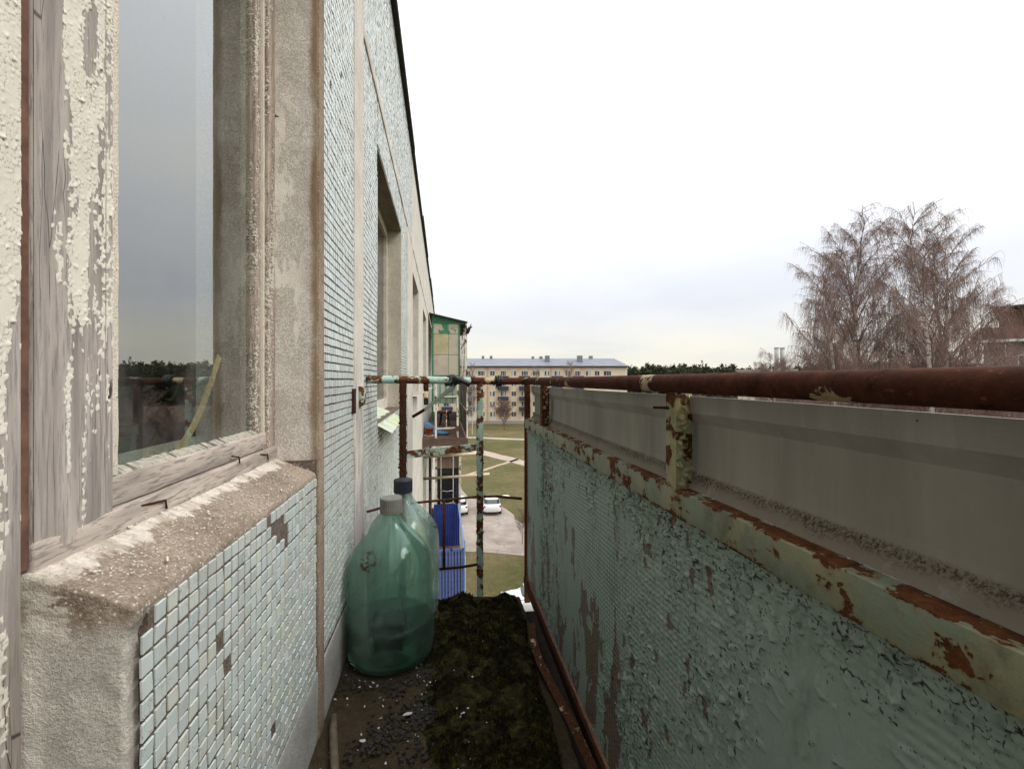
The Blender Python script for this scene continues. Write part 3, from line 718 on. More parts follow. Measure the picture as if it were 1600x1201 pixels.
# sill sheets
k = NM('mossy_tin'); n1 = k.noise(9, 5, .6, k.map((.4, 1, 1)))
k.P(Base_Color=k.ramp(n1, [(.35, (.50, .53, .50)), (.50, (.42, .47, .30)), (.64, (.36, .43, .15))]), Roughness=.75); k.bump(k.noise(40), .003)
M_tin = k.m
ss = MB(); V = np.zeros((24, 8, 3)); u = np.linspace(0, 1, 24)[:, None]; v = np.linspace(0, 1, 8)[None]
V[..., 0] = -.44 + .185 * v + .006 * np.sin(u * 19) * v; V[..., 1] = 2.405 + .85 * u; V[..., 2] = -.19 - .085 * v ** 1.3 + .010 * np.sin(u * 23) * v
ss.grid(V); V2 = V.copy(); V2[..., 2] -= .002; ss.grid(V2[::-1])
ss.build('sill_sheet', M_tin, bld, True)
ss = MB(); ss.extrude([(-.44, -.20), (-.13, -.10), (-.13, -.108), (-.44, -.206)], 5.04, 6.0, 1); ss.build('sill_sheet', M_white_wall, bld)
ss = MB(); ss.extrude([(-.44, -.20), (-.27, -.24), (-.27, -.244), (-.44, -.206)], 7.78, 9.2, 1); ss.build('sill_sheet', M_white_wall, bld)
# our balcony slab
slab = MB().rbox((-.3305, -1.6, -1.075), (.335, 2.0, -.95), .008, .022, .007, 10, 8).build('balcony_slab', M_floor, bld, True, weld=True)
MB().box((.336, -1.6, -1.09), (.445, 2.05, -1.05)).build('gap_blocker', simple('gap_black', (.008, .006, .005), .95, .4, 20, .003, spec=.05), bld)  # added near-black strip, blocks light from below so the gap stays dark
MB().rbox((-.33, -1.66, -1.07), (.40, -1.6, .0), .004, .1).build('end_wall', M_white_wall, bld, weld=True)
# bracket where the end rail meets the wall
MB().rbox((W, 1.728, -.125), (W + .010, 1.760, -.035), .002, .02, .001, 60).build('wall_plate', M_rust, bld, weld=True)
MB().rbox((W, 1.84, -.105), (W + .022, 1.90, -.030), .006, .012, .006, 40).build('wall_plate', M_mint_metal, bld, True, weld=True)

# ------------------------------------------------------------------ railing of our balcony
RX, RY = .40, 2.22
rail = thing('balcony_railing', 'rusty balcony railing with peeling mint panel and grey cladding sheet', 'balcony railing', (RX, .6, -.98))
t = np.linspace(0, 1, 90); yy = -1.55 + (RY + 1.55 + .01) * t
P = np.stack([np.full(90, RX + .002) + .002 * np.sin(yy * 3), yy, np.full(90, -.0085) + .0015 * np.sin(yy * 2.3 + 1)], 1)
MB().tubes(P, .0165 + .0007 * (fbm(P * 9, 3) - .5), 20, True).build('top_rail', M_rust_rail, rail, True)
def endpt(x): return (x, 2.04 + .18 * (x + .325) / .725)
ex = np.linspace(W + .004, RX + .004, 40); eP = np.stack([ex, 2.04 + .18 * (ex + .325) / .725, -.006 - .004 * np.sin(ex * 5)], 1)
cut = 25
MB().tubes(eP[:cut], .0172, 16, True).build('end_rail', M_mint_metal, rail, True)
MB().tubes(eP[cut - 1:], .0165, 16, True).build('end_rail', M_rust_rail, rail, True)['label'] = 'brown rusted end rail length'
def angle(mb, x, y, z0, z1, a=.036, b=.024, t_=.004):
    mb.box((x, y, z0), (x + t_, y + a, z1)); mb.box((x + t_ + .0002, y, z0), (x + b, y + t_, z1))
def flakes(mb, pts, nrm, tang, size, lift, n=6):
    # curled paint chips: irregular fans lifted on one side
    nrm = np.array(nrm, float); tang = np.array(tang, float); bit = np.cross(nrm, tang)
    for p in pts:
        s_ = size * random.uniform(.45, 1.5); ph = random.random() * 6.28; lf = lift * random.uniform(.25, 1.2)
        d = random.gauss(-1.2, .7)
        V = [np.array(p) + nrm * (.0002 + lf * .16)]
        for q in range(n):
            a = ph + q * 2 * pi / n + random.uniform(-.35, .35); r_ = s_ * random.uniform(.55, 1.1)
            up_ = .5 + .5 * cos(a - d)
            V.append(np.array(p) + (tang * cos(a) + bit * sin(a)) * r_ * (1 - .2 * up_) + nrm * (-.0012 + (lf + .0012) * up_ ** 1.3))
        mb.add(V, np.array([(0, 1 + q, 1 + (q + 1) % n) for q in range(n)]), random.random())
for (py, mt) in [(.745, M_mint_post), (1.83, M_dark_post), (-.34, M_mint_post)]:
    mb = MB(); angle(mb, RX - .002, py, -.19, -.018, .036, .030)
    po = mb.build('post', mt, rail)
    fl = MB(); pts = [(RX + random.uniform(.002, .028), py - .0004, random.uniform(-.185, -.03)) for _ in range(46)]
    flakes(fl, pts, (0, -1, 0), (1, 0, 0), .0055, .006)
    fl.build('paint_flakes', M_mint_post, po, kind='stuff')
mb = MB(); angle(mb, RX - .004, RY - .01, -1.09, -.02, .024, .026); mb.build('corner_post', M_dark_post, rail)
mid = MB()
mid.rbox((RX - .004, -1.5, -.237), (RX, RY - .012, -.190), .0015, .03, .0012, 25); mid.rbox((RX - .003, -1.5, -.194), (RX + .034, RY - .012, -.1895), .0015, .03, .001, 25)
mid.build('middle_rail', M_olive, rail, True, weld=True)
bot = MB(); bot.rbox((RX - .012, -1.5, -.998), (RX - .002, RY - .012, -.958), .002, .03, .002, 25, 3); bot.box((RX - .002, -1.5, -.998), (RX + .03, RY - .012, -.993))
bot.build('bottom_rail', M_rust, rail, True, weld=True)

# --- mint panel: a height field of lifting paint scales
yv = np.concatenate([np.linspace(-1.5, .09, 24)[:-1], np.exp(np.linspace(math.log(.09), math.log(RY - .012), 700))])
zv = np.linspace(-.958, -.232, 440)
Yg, Zg = np.meshgrid(yv, zv, indexing='ij'); y, z = Yg.ravel(), Zg.ravel()
topw = .038 + .060 * np.exp(-((y - .80) / .32) ** 2) + .02 * np.exp(-((y - .33) / .12) ** 2)
lev = (.95 * np.exp(-(-.235 - z) / topw) + .62 * np.exp(-((y - 1.78) / .20) ** 2) * np.clip(1.15 + z * .6, 0, 1) + .52 * np.exp(-((y - 1.08) / .17) ** 2 - ((z + .80) / .20) ** 2)
       + .30 * np.exp(-((y - .74) / .10) ** 2 - ((z + .62) / .22) ** 2) + 1.15 * (fb2(y * 5.5, z * 3.2, 4, 2) - .5) + .50 * (fb2(y * 24, z * 11, 3, 7) - .5))
lev = lev + .34 * np.exp(-((y - .58) / .13) ** 2 - ((z + .52) / .15) ** 2) + .20 * np.exp(-((y - .98) / .22) ** 2)
lev = np.clip((lev - .02) * 1.45, 0, 1.25)
hgt = np.zeros_like(y); crackv = np.zeros_like(y)
wy = (fb2(y * 55, z * 40, 3, 11) - .5) * .020; wz = (fb2(y * 50, z * 45, 3, 13) - .5) * .026
for (cs, thr, amp, sd_) in ((.0170, .36, .0050, 31), (.0088, .58, .0034, 47), (.0058, .74, .0022, 61)):
    p = np.stack([(y + wy) / cs, (z + wz) / (cs * 1.55)], 1)
    d1_, ed_, cid, loc = vor2(p, sd_)
    rnd = _h(cid[:, 0], cid[:, 1], cid[:, 0] * 0, sd_ + 5); rnd2 = _h(cid[:, 0], cid[:, 1], cid[:, 0] * 0, sd_ + 6)
    peel = np.clip((lev + (rnd - .5) * .75 - thr) * 2.2, 0, 1)
    an = -.9 + (rnd2 - .5) * 2.6; tt = loc[:, 0] * np.cos(an) + loc[:, 1] * np.sin(an)
    hgt += peel * amp * np.clip(.25 + tt * 1.25, 0, 1.2) ** 1.7
    crackv = np.maximum(crackv, np.clip(1 - ed_ / .085, 0, 1) * np.clip(peel * 2.2, 0, 1) * (fb2(y * 60, z * 45, 2, 19) > .36))
    if cs > .01:
        gone_ = (peel > .75) & (rnd2 > .90)
        low = np.clip((fb2(y * 20, z * 6, 4, 23) - .63 + (-.62 - z) * .30 + .045 * lev + (fb2(y * 90, z * 50, 4, 29) - .5) * .36) * 16, 0, 1) * (y > .85)
        barev = np.maximum(gone_ * 1., low * .9)
hgt = np.where(barev > .6, hgt * .15 - .0008, hgt)
nyv, nzv = len(yv), len(zv)
V = np.zeros((nyv, nzv, 3)); V[..., 1] = Yg; V[..., 2] = Zg
V[..., 0] = RX + .0065 - hgt.reshape(nyv, nzv) + .006 * (fbm(V * np.array([1, 2.2, 3.0]), 3, 4) - .5)
k = NM('peeling_mint_panel')
cr_ = k.nd('ShaderNodeAttribute', attribute_name='tint').outputs['Fac']; ba_ = k.nd('ShaderNodeAttribute', attribute_name='bare').outputs['Fac']
mint = k.mix(k.noise(3.2, 5, .6), (.235, .335, .29), (.36, .44, .38))
mint = k.mix(k.st(k.noise(11, 6, .72, k.map((1, 1, .5), loc=(0, 6, 1))), .50, .70, 0., .55), mint, (.13, .16, .135))
mint = k.mix(k.st(k.noise(14, 4, .6, k.map((1, 1, .25))), .52, .72, 0., .30), mint, (.35, .36, .27))
bare = k.st(k.ma('ADD', ba_, k.ma('MULTIPLY', k.ma('SUBTRACT', k.noise(90, 4, .7), .5), .9)), .48, .60)
col = k.mix(bare, mint, k.mix(k.noise(60, 4), (.12, .10, .078), (.22, .18, .14)))
col = k.mix(k.ma('MULTIPLY', k.st(cr_, .25, .70), .95), col, (.022, .018, .015))
rs = k.ma('MULTIPLY', k.st(k.noise(7, 3, .5, k.map((1, 1, .6), loc=(0, 1, 9))), .72, .74), k.st(k.noise(80, 3), .54, .58))
col = k.mix(rs, col, (.22, .05, .02))
wv = k.ma('MULTIPLY', k.wave(27, 'Z', k.vadd(k.map((1, 1, 1), rot=(radians(3), 0, 0)), k.ncol(5, 2), .008)), k.ma('ADD', .22, k.ma('MULTIPLY', k.wave(19, 'Y', k.vadd(k.co, k.ncol(9, 2), .012)), k.st(k.noise(70, 2), .3, .6, .3, 1.))))
wv = k.ma('MULTIPLY', wv, k.st(k.noise(2.6, 3, .5, k.map(loc=(0, 2, 5))), .34, .56))
h = k.ma('ADD', k.ma('MULTIPLY', wv, .44), k.ma('MULTIPLY', k.noise(140, 4, .6), .20))
k.P(Base_Color=col, Roughness=.62); k.b.inputs['Specular IOR Level'].default_value = .3
k.bump(h, .003, 1.)
M_mint = k.m
pnl = MB(); pnl.grid(V); pnl.a[-1] = crackv
nfront = pnl.n
Bk = V[::12, ::12].copy(); Bk[..., 0] = RX + .014; pnl.grid(Bk[::-1])
panel = pnl.build('panel', M_mint, rail, True, attr=True); panel['label'] = 'mint green panel with curling cracked paint'
at = panel.data.attributes.new('bare', 'FLOAT', 'POINT'); at.data.foreach_set('value', np.concatenate([barev, np.zeros(pnl.n - nfront)]))
k = NM('mint_chip'); tn = k.nd('ShaderNodeAttribute', attribute_name='tint').outputs['Fac']
k.P(Base_Color=k.mix(tn, (.23, .32, .28), (.35, .42, .365)), Roughness=.65); k.bump(k.noise(200), .0006)
M_chip = k.m
chips = MB(); cand = np.nonzero((lev > .75) & (y > .06))[0]; cand = rng.choice(cand, 420, replace=False, p=(y[cand] ** 1.0) / (y[cand] ** 1.0).sum())
flakes(chips, [(RX + .003, y[q], z[q]) for q in cand], (-1, 0, 0), (0, 1, 0), .0052, .0060)
chips.build('paint_flakes', M_chip, panel, attr=True, kind='stuff')

# --- grey profiled sheet behind the upper part of the railing
k = NM('grey_sheet'); x, y, z = k.sep()
st1 = k.noise(9, 5, .6, k.map((1, 1, .10))); d1 = k.noise(3, 4)
c = k.mix(k.st(k.ma('ADD', st1, k.ma('MULTIPLY', d1, .5)), .50, 1.0), (.29, .28, .245), (.41, .395, .355))
c = k.mix(k.st(z, -.160, -.170, 0., .75), c, (.235, .20, .155))
mold = k.ma('MULTIPLY', k.st(k.noise(260, 5, .8), .47, .56), k.ma('MULTIPLY', k.st(z, -.160, -.168), k.st(k.ma('ADD', k.noise(13, 5, .7), k.ma('MULTIPLY', z, 26.)), -4.25, -3.85)))
c = k.mix(mold, c, (.055, .042, .025))
c = k.mix(k.ma('MULTIPLY', k.st(k.noise(22, 4, .7, k.map((1, 1, .06))), .60, .70, 0., .5), 1.), c, (.42, .40, .36))
c = k.mix(k.ma('MULTIPLY', k.st(k.vor(34, 'F1'), .055, .03), k.st(k.noise(8, 3), .5, .6)), c, (.10, .08, .065))
c = k.mix(k.st(k.noise(6, 5, .7, k.map((1, 1, .2), loc=(0, 7, 0))), .50, .75, 0., .35), c, (.20, .19, .16))
k.P(Base_Color=c, Roughness=.85); k.b.inputs['Specular IOR Level'].default_value = .25
k.bump(k.ma('ADD', k.noise(30, 4), k.ma('MULTIPLY', k.noise(260, 3), .4)), .0012, .8)
M_sheet = k.m
prof = [(.4235, -.0315), (.4240, -.060), (.4262, -.0625), (.4380, -.0765), (.4405, -.080), (.4405, -.155), (.4375, -.166), (.4195, -.190)]
prof = np.array(prof); ys = np.linspace(-1.5, RY - .02, 60)
V = np.zeros((60, len(prof), 3)); V[..., 0] = prof[None, :, 0]; V[..., 2] = prof[None, :, 1]; V[..., 1] = ys[:, None]
V[..., 0] += .003 * np.sin(ys * 4.1)[:, None]; V[..., 2] += .0022 * np.sin(ys * 2.7)[:, None]
sh = MB().grid(V); V2 = V.copy(); V2[..., 0] += .004; sh.grid(V2[::-1])
e0 = np.stack([V[:, 0], V2[:, 0]], 1); sh.grid(e0)
sh.build('cladding_sheet', M_sheet, rail)
mb = MB(); mb.tubes(np.array([(RX + .004, .764, -.052), (RX - .010, .785, -.0515), (RX - .018, .797, -.052)]), .0028, 6, True); mb.build('bolt', M_rust, rail, True)

# --- end railing bars
for xx, mt in ((-.174, M_rust), (.172, M_mint_metal)):
    px_, py_ = endpt(xx)
    mb = MB(); mb.rbox((px_ - .0145, py_ - .013, -1.06), (px_ + .0145, py_ + .013, -.014), .002, .02, .0022, 45, 5); po = mb.build('end_post', mt, rail, True, weld=True)
    fl = MB(); flakes(fl, [(px_ + random.choice((-1, 1)) * .0145, py_ + random.uniform(-.012, .006), random.uniform(-.9, -.03)) for _ in range(90)], (0, -1, 0), (1, 0, 0), .0048, .004)
    fl.build('paint_flakes', mt, po, kind='stuff')
a, b = endpt(-.158), endpt(.157)
mb = MB(); mb.bar((a[0], a[1], -.334), (b[0], b[1], -.318), .012, .032); mb.build('cross_bar', M_mint_metal, rail)
def rod(name, pts, r, mat, par=rail, n=8):
    return MB().tubes(np.array(pts, float), r, n, True).build(name, mat, par, True)
rod('thin_rod', [(W + .006, 2.02, -.562), (-.25, 2.05, -.552), (-.17, 2.065, -.546), (.0, 2.10, -.545), (.172, 2.143, -.546)], .0055, M_dark_post)
rod('thin_rod', [(.188, 2.146, -.548), (.24, 2.150, -.549), (.37, 2.155, -.567)], .0065, M_dark_post)
rod('thin_rod', [(-.02, 2.10, -.855), (.08, 2.115, -.858), (.158, 2.135, -.858)], .0065, M_rust)
rod('thin_rod', [(.005, 2.092, -.548), (.004, 2.094, -.7), (.005, 2.10, -.853)], .0055, M_dark_post)

# --- things tied to or hanging from the end rail
def knot(name, c, label, tail=None, seed=1):
    r0 = np.random.default_rng(seed); th_ = thing(name, label, 'strap', (c[0], c[1], c[2]))
    wr = MB()
    for q in range(5):
        a = np.linspace(0, 2 * pi, 18); ox = r0.uniform(-.012, .012); tl = r0.uniform(-.5, .5)
        R_ = .0205 + .004 * q / 5
        ring = np.stack([c[0] + ox + tl * .012 * np.sin(a), c[1] + R_ * np.cos(a), c[2] + R_ * np.sin(a)], 1)
        wr.tubes(ring, .0052 + .002 * r0.random(), 7)
    wr.build('wrap', M_dark, th_, True)
    if tail is not None:
        tl_ = np.array(tail, float); mb = MB(); mb.tubes(tl_, np.array([.008, .0125, .0125, .0105][:len(tl_)]), 10, True); mb.build('tail', M_dark, th_, True)
    return th_
c1 = np.array([.045, 2.131, -.006])
kn = knot('knotted_strap', c1, 'thick black strap knotted round the end rail with a hanging tail', [c1 + (0, -.022, .012), c1 + (.03, -.024, .002), c1 + (.06, -.022, -.010), c1 + (.076, -.020, -.022)])
rod('tail', [c1 + (-.005, -.02, .0), c1 + (-.022, -.022, -.016), c1 + (-.036, -.02, -.020)], .009, M_dark, kn)
c2 = np.array([.262, 2.185, -.010])
kn2 = knot('wire_tie', c2, 'small black wire tie looped round the end rail near the corner', None, 5)
rod('tail', [c2 + (-.008, -.015, -.015), c2 + (-.015, -.018, -.03), c2 + (-.004, -.018, -.036), c2 + (.006, -.018, -.026)], .0032, M_dark, kn2)
fb = thing('flat_bar', 'pale teal metal flat bar tied under the end rail by the black strap', 'metal bar', (.045, 2.18, -.03))
MB().bar((.052, 2.16, -.034), (-.11, 2.95, -.19), .008, .020).build('bar', simple('teal_paint', (.30, .37, .35), .5, .2, 12), fb)
MB().bar((-.112, 2.96, -.192), (-.19, 2.99, -.24), .012, .018).build('hook', M_rust, fb)
hg = thing('hanging_clip', 'small red, cream and black clip hanging under the end rail', 'clip', (-.075, 2.10, -.022))
px_, py_ = endpt(-.075)
for (z0, z1, r_, mt, nm) in [(-.02, -.055, .011, M_rust, 'clip_body'), (-.055, -.085, .009, simple('cream_plastic', (.6, .5, .32), .5), 'clip_band'), (-.085, -.115, .010, M_dark, 'clip_tip')]:
    MB().rbox((px_ - r_, py_ - .008, z1), (px_ + r_, py_ + .008, z0), .003, .01, .002, 80).build(nm, mt, hg, True, weld=True)

# ------------------------------------------------------------------ bottles
prof = [(0.001, .016), (.06, .012), (.105, .002), (.122, .001), (.136, .009), (.1435, .028), (.145, .06), (.145, .18), (.145, .285), (.1425, .315), (.135, .343), (.121, .370), (.100, .396), (.076, .420), (.055, .441), (.043, .456), (.0365, .470), (.0345, .480), (.0355, .484), (.0335, .488), (.0335, .505)]
inner = [(max(.001, r_ - .004), z_ + (.004 if z_ < .03 else 0)) for r_, z_ in prof]
def smooth_prof(p, n=70):
    p = np.array(p); d = np.concatenate([[0], np.cumsum(np.hypot(*np.diff(p, axis=0).T))]); t = np.linspace(0, d[-1], n)
    q = np.stack([np.interp(t, d, p[:, 0]), np.interp(t, d, p[:, 1])], 1)
    for _ in range(2): q[1:-1] = (q[:-2] + 2 * q[1:-1] + q[2:]) / 4
    return q
def bottle_glass(name, col, dirt):
    k = NM(name); k.t.nodes.remove(k.b)
    bm_ = k.nd('ShaderNodeBump', {'Height': k.noise(5, 2), 'Distance': .004, 'Strength': .25}).outputs[0]
    gl = k.nd('ShaderNodeBsdfGlass', {'Color': col, 'Roughness': .015, 'IOR': 1.46, 'Normal': bm_}).outputs[0]
    trn = k.nd('ShaderNodeBsdfTransparent', {'Color': tuple(c ** .9 for c in col)}).outputs[0]
    gg = k.nd('ShaderNodeMixShader', {0: .60, 1: gl, 2: trn}).outputs[0]
    df = k.nd('ShaderNodeBsdfDiffuse', {'Color': (.45, .60, .53)}).outputs[0]; tl = k.nd('ShaderNodeBsdfTranslucent', {'Color': (.50, .70, .61)}).outputs[0]
    mk = k.nd('ShaderNodeMixShader', {0: .5, 1: df, 2: tl}).outputs[0]
    haze = k.ma('MULTIPLY', k.st(k.noise(5, 3, .5, k.map((1, 1, .5), loc=(2, 3, 1))), .40, .72), dirt)
    drip = k.ma('MULTIPLY', k.st(k.noise(60, 3, .6, k.map((1, 1, .04))), .68, .74), .22)
    m1 = k.nd('ShaderNodeMixShader', {0: k.ma('ADD', haze, drip, clamp=True), 1: gg, 2: mk}).outputs[0]
    z = k.sep()[2]
    spot = k.ma('MULTIPLY', k.st(k.noise(80, 5, .75), .53, .57), k.st(k.nd('ShaderNodeVectorMath', {0: k.co, 1: (-.050, -.112, .362)}, operation='DISTANCE').outputs['Value'], .050, .022))
    br = k.nd('ShaderNodeBsdfDiffuse', {'Color': (.06, .035, .02)}).outputs[0]
    m2 = k.nd('ShaderNodeMixShader', {0: spot, 1: m1, 2: br}).outputs[0]
    k.t.links.new(m2, k.out.inputs[0]); return k.m
M_bot = [bottle_glass('aqua_bottle_glass', (.86, .955, .92), .17), bottle_glass('pale_bottle_glass', (.89, .96, .94), .16)]
M_cap = [simple('grey_cap', (.165, .163, .14), .75, .2, 40, .001), simple('black_cap', (.018, .02, .03), .5, .3, 30, .0005)]
M_liq = NM('bottle_dregs').P(Base_Color=(.02, .045, .035), Roughness=.25).m
def bottle(loc, i, label):
    b_ = thing('glass_bottle', label, 'bottle', loc, random.random())
    q = MB(); po, pi_ = smooth_prof(prof), smooth_prof(inner)
    q.lathe(np.concatenate([po, pi_[::-1]]), 64)
    q.build('bottle_body', M_bot[i], b_, True, local=True, weld=True)
    cp = MB(); n_ = 72; rr = .0375
    ang = np.arange(n_) * 2 * pi / n_; rib = rr - .0009 * (np.arange(n_) % 2)
    zs = [.486, .488, .5345, .5385, .539]; sc_ = [.96, 1., 1., .95, .0]
    V = np.stack([np.stack([rib * s_ * np.cos(ang), rib * s_ * np.sin(ang), np.full(n_, zz)], 1) for s_, zz in zip(sc_, zs)])
    bb = np.arange(4)[:, None] * n_; ii = np.arange(n_)[None]; jj = (ii + 1) % n_
    cp.add(V.reshape(-1, 3), np.stack([bb + ii, bb + jj, bb + n_ + jj, bb + n_ + ii], -1).reshape(-1, 4))
    cp.build('cap', M_cap[i], b_, local=True, smooth=False)
    if i == 0:
        lq = MB(); lp = [(.001, .022), (.10, .012), (.125, .014), (.1375, .034), (.1405, .06), (.1405, .135), (.001, .136)]
        lq.lathe(smooth_prof(lp, 40), 48); k = NM('dregs_water'); k.t.nodes.remove(k.b)
        g_ = k.nd('ShaderNodeBsdfTransparent', {'Color': (.42, .50, .44)}).outputs[0]; gl = k.nd('ShaderNodeBsdfGlossy', {'Roughness': .03, 'Color': (.9, .95, .92)}).outputs[0]
        dd = k.nd('ShaderNodeBsdfDiffuse', {'Color': (.05, .065, .05)}).outputs[0]; mm = k.nd('ShaderNodeMixShader', {0: .35, 1: g_, 2: dd}).outputs[0]
        k.t.links.new(k.nd('ShaderNodeMixShader', {0: k.nd('ShaderNodeFresnel', {'IOR': 1.33}).outputs[0], 1: mm, 2: gl}).outputs[0], k.out.inputs[0])
        lq.build('dregs', k.m, b_, True, local=True)
        db = MB(); db.rbox((-.035, -.105, .07), (.06, -.02, .158), .006, .008, .020, 26, 3); db.build('sludge_lump', M_dark, b_, True, local=True, weld=True)
    return b_
B1 = bottle((-.176, 1.63, -.945), 0, 'front aqua glass bottle with grey cap standing beside the tiled wall'); B1.rotation_euler = (0, 0, -.1)
B2 = bottle((-.160, 1.918, -.945), 1, 'rear pale glass bottle with black cap behind the grey capped one'); B2.rotation_euler = (0, 0, 1.9)

# ------------------------------------------------------------------ moss, dirt and litter on the slab
k = NM('moss'); mm = k.noise(27, 6, .7); m2 = k.noise(140, 4, .7)
k.P(Base_Color=k.mix(k.st(m2, .35, .65, .5, 1.), (.008, .007, .003), k.ramp(mm, [(.40, (.012, .008, .004)), (.52, (.030, .027, .009)), (.68, (.080, .072, .016))])), Roughness=.95)
k.b.inputs['Specular IOR Level'].default_value = .08; k.bump(m2, .006, 1.)
M_moss = k.m
ms = MB(); nu, nv = 90, 330
U = np.linspace(0, 1, nu)[:, None] * np.ones((1, nv)); Vv = np.linspace(0, 1, nv)[None] * np.ones((nu, 1))
Y_ = .35 + 1.655 * Vv; q = np.stack([U * 4, Y_ * 9, U * 0], -1)
XL = -.035 + .13 * (fbm(np.stack([Y_ * 7, Y_ * 0, Y_ * 0], -1), 3, 2) - .5) * 2 - .01 * (Y_ > 1.7); XR = .285 + .06 * np.clip((Y_ - 1.0) / .9, 0, 1) * .6 + .02 * (fbm(np.stack([Y_ * 8, Y_ * 0 + 4, Y_ * 0], -1), 3, 3) - .5)
X_ = XL + (XR - XL) * U
prof_ = np.clip(U * (3.2 + 5 * (Y_ > 1.75)), 0, 1) ** .8 * np.clip((1 - U) * 8, 0, 1) ** .5
H_ = prof_ * (.008 + .034 * fbm(np.stack([X_ * 16, Y_ * 16, X_ * 0], -1), 4, 6) + .014 * (fbm(np.stack([X_ * 70, Y_ * 70, X_ * 0], -1), 3, 9)))
H_ = H_ * np.clip((2.01 - Y_) * 40, 0, 1) ** .4 * (1 - np.clip((Y_ - 1.80) / .15, 0, 1) * (.80 - 1.15 * np.exp(-((X_ - .085) / .045) ** 2) - .75 * np.exp(-((X_ - .265) / .03) ** 2))) * np.clip((Y_ - .35) * 6, 0, 1)
notch = np.clip(1 - np.abs((X_ - .215) / .03), 0, 1) * (Y_ > 1.90); H_ = H_ * (1 - .8 * notch)
G_ = np.stack([X_, Y_, -.951 + H_], -1); ms.grid(G_)
# tufts
nt_ = 34000; iu = rng.integers(1, nu - 1, nt_); iv = rng.integers(40, nv - 2, nt_)
keep = fbm(np.stack([X_[iu, iv] * 20, Y_[iu, iv] * 20, iu * 0.], -1), 3, 14) > .42; iu, iv = iu[keep], iv[keep]
c = G_[iu, iv] + rng.normal(0, .002, (len(iu), 3)); n_ = len(c)
a = rng.random(n_) * 6.28; hh = rng.uniform(.003, .010, n_); ww = rng.uniform(.0016, .0036, n_)
d = np.stack([np.cos(a), np.sin(a), np.zeros(n_)], 1); up = np.stack([rng.normal(0, .5, n_), rng.normal(0, .5, n_), np.ones(n_)], 1)
V = np.stack([c - d * ww[:, None] - (0, 0, .002), c + d * ww[:, None] - (0, 0, .002), c + up * hh[:, None]], 1)
ms.add(V.reshape(-1, 3), np.arange(n_ * 3).reshape(-1, 3))
tag(ms.build('moss', M_moss, kind='stuff'), 'dark green moss mat along the outer half of the balcony floor', 'moss')
def litter(name, n_, region, size, mat, label, flatn=.35, seed=0):
    mb = MB(); r0 = random.Random(seed)
    for _ in range(n_):
        x, y = region(r0); s_ = size * r0.uniform(.35, 1.4)
        nn = r0.randint(4, 6); ph = r0.random() * 6.28
        pts = np.array([(cos(ph + q * 6.283 / nn) * r0.uniform(.6, 1.2), sin(ph + q * 6.283 / nn) * r0.uniform(.6, 1.2), 0) for q in range(nn)]) * s_
        tl = Matrix.Rotation(r0.gauss(0, .45), 3, 'X') @ Matrix.Rotation(r0.gauss(0, .45), 3, 'Y')
        A = pts @ np.array(tl).T; nrm = np.array(tl)[:, 2]; zb = -.9465 + (r0.uniform(.02, .045) if x > .03 else 0)
        lo = A + (x, y, zb); hi = A * .85 + (x, y, zb) + nrm * s_ * flatn
        mb.add(np.concatenate([lo, hi]), [np.arange(nn)[None] + nn, np.array([(q, (q + 1) % nn, nn + (q + 1) % nn, nn + q) for q in range(nn)])])
    return tag(mb.build(name, mat, kind='stuff'), label, name.replace('_', ' '))
def ring_region(r):
    if r.random() < .62:
        a = r.uniform(0, 6.28); d = .148 + abs(r.gauss(0, .035)); x, y = -.176 + d * cos(a), 1.63 + d * sin(a)
        return max(-.315, min(.03, x)), y
    return r.gauss(-.06, .05), r.uniform(.9, 1.6)
litter('gravel', 900, ring_region, .0062, M_stone, 'dark gravel and grit around the foot of the bottles', .7, 3)
litter('gravel', 420, lambda r: (lambda t: (-.22 + .22 * t + r.gauss(0, .018), 1.22 + .15 * t + r.gauss(0, .03)))(r.random()), .0055, M_stone, 'dark gritty heap on the floor in front of the bottles', .7, 8)
litter('paint_chips', 105, lambda r: (r.uniform(-.31, .08), r.uniform(.95, 1.6)) if r.random() < .85 else (r.uniform(.05, .27), r.uniform(.9, 1.8)), .0038, simple('white_chip', (.52, .55, .54), .7, .3, 90), 'tiny pale paint chips strewn over the balcony floor', .2, 5)
litter('paint_chips', 150, ring_region, .0045, simple('grey_chip', (.42, .43, .42), .7, .4, 90), 'pale grey chips among the gravel by the bottles', .2, 6)
st_ = MB(); pts = np.array([(-.298, 1.335, -.932), (-.288, 1.28, -.933), (-.268, 1.20, -.934), (-.23, 1.06, -.934)])
st_.tubes(pts, np.array([.0085, .0105, .0105, .010]), 9, True)
tag(st_.build('stick', simple('old_wood', (.105, .085, .055), .85, .4, 40, .002), smooth=True), 'short weathered wooden stick lying on the floor by the plinth', 'stick')
for (x, y, s_, lb) in [(-.095, 1.315, .011, 'largest pale paint flake on the floor before the bottles'), (-.205, 1.235, .008, 'crumpled pale flake near the dark gritty heap')]:
    mb = MB(); nn = 7; an = np.arange(nn) * 2 * pi / nn; rr_ = s_ * rng.uniform(.55, 1.25, nn)
    lo = np.stack([x + rr_ * np.cos(an) * 1.3, y + rr_ * np.sin(an) * .8, -.936 + .004 * rng.random(nn)], 1); hi = lo + (0, 0, .0012)
    mb.add(np.concatenate([lo, hi]), [np.arange(nn)[None] + nn, np.arange(nn)[::-1][None], np.array([(q, (q + 1) % nn, nn + (q + 1) % nn, nn + q) for q in range(nn)])])
    tag(mb.build('paint_flake', simple('flake_white', (.42, .45, .44), .7)), lb, 'paint flake')
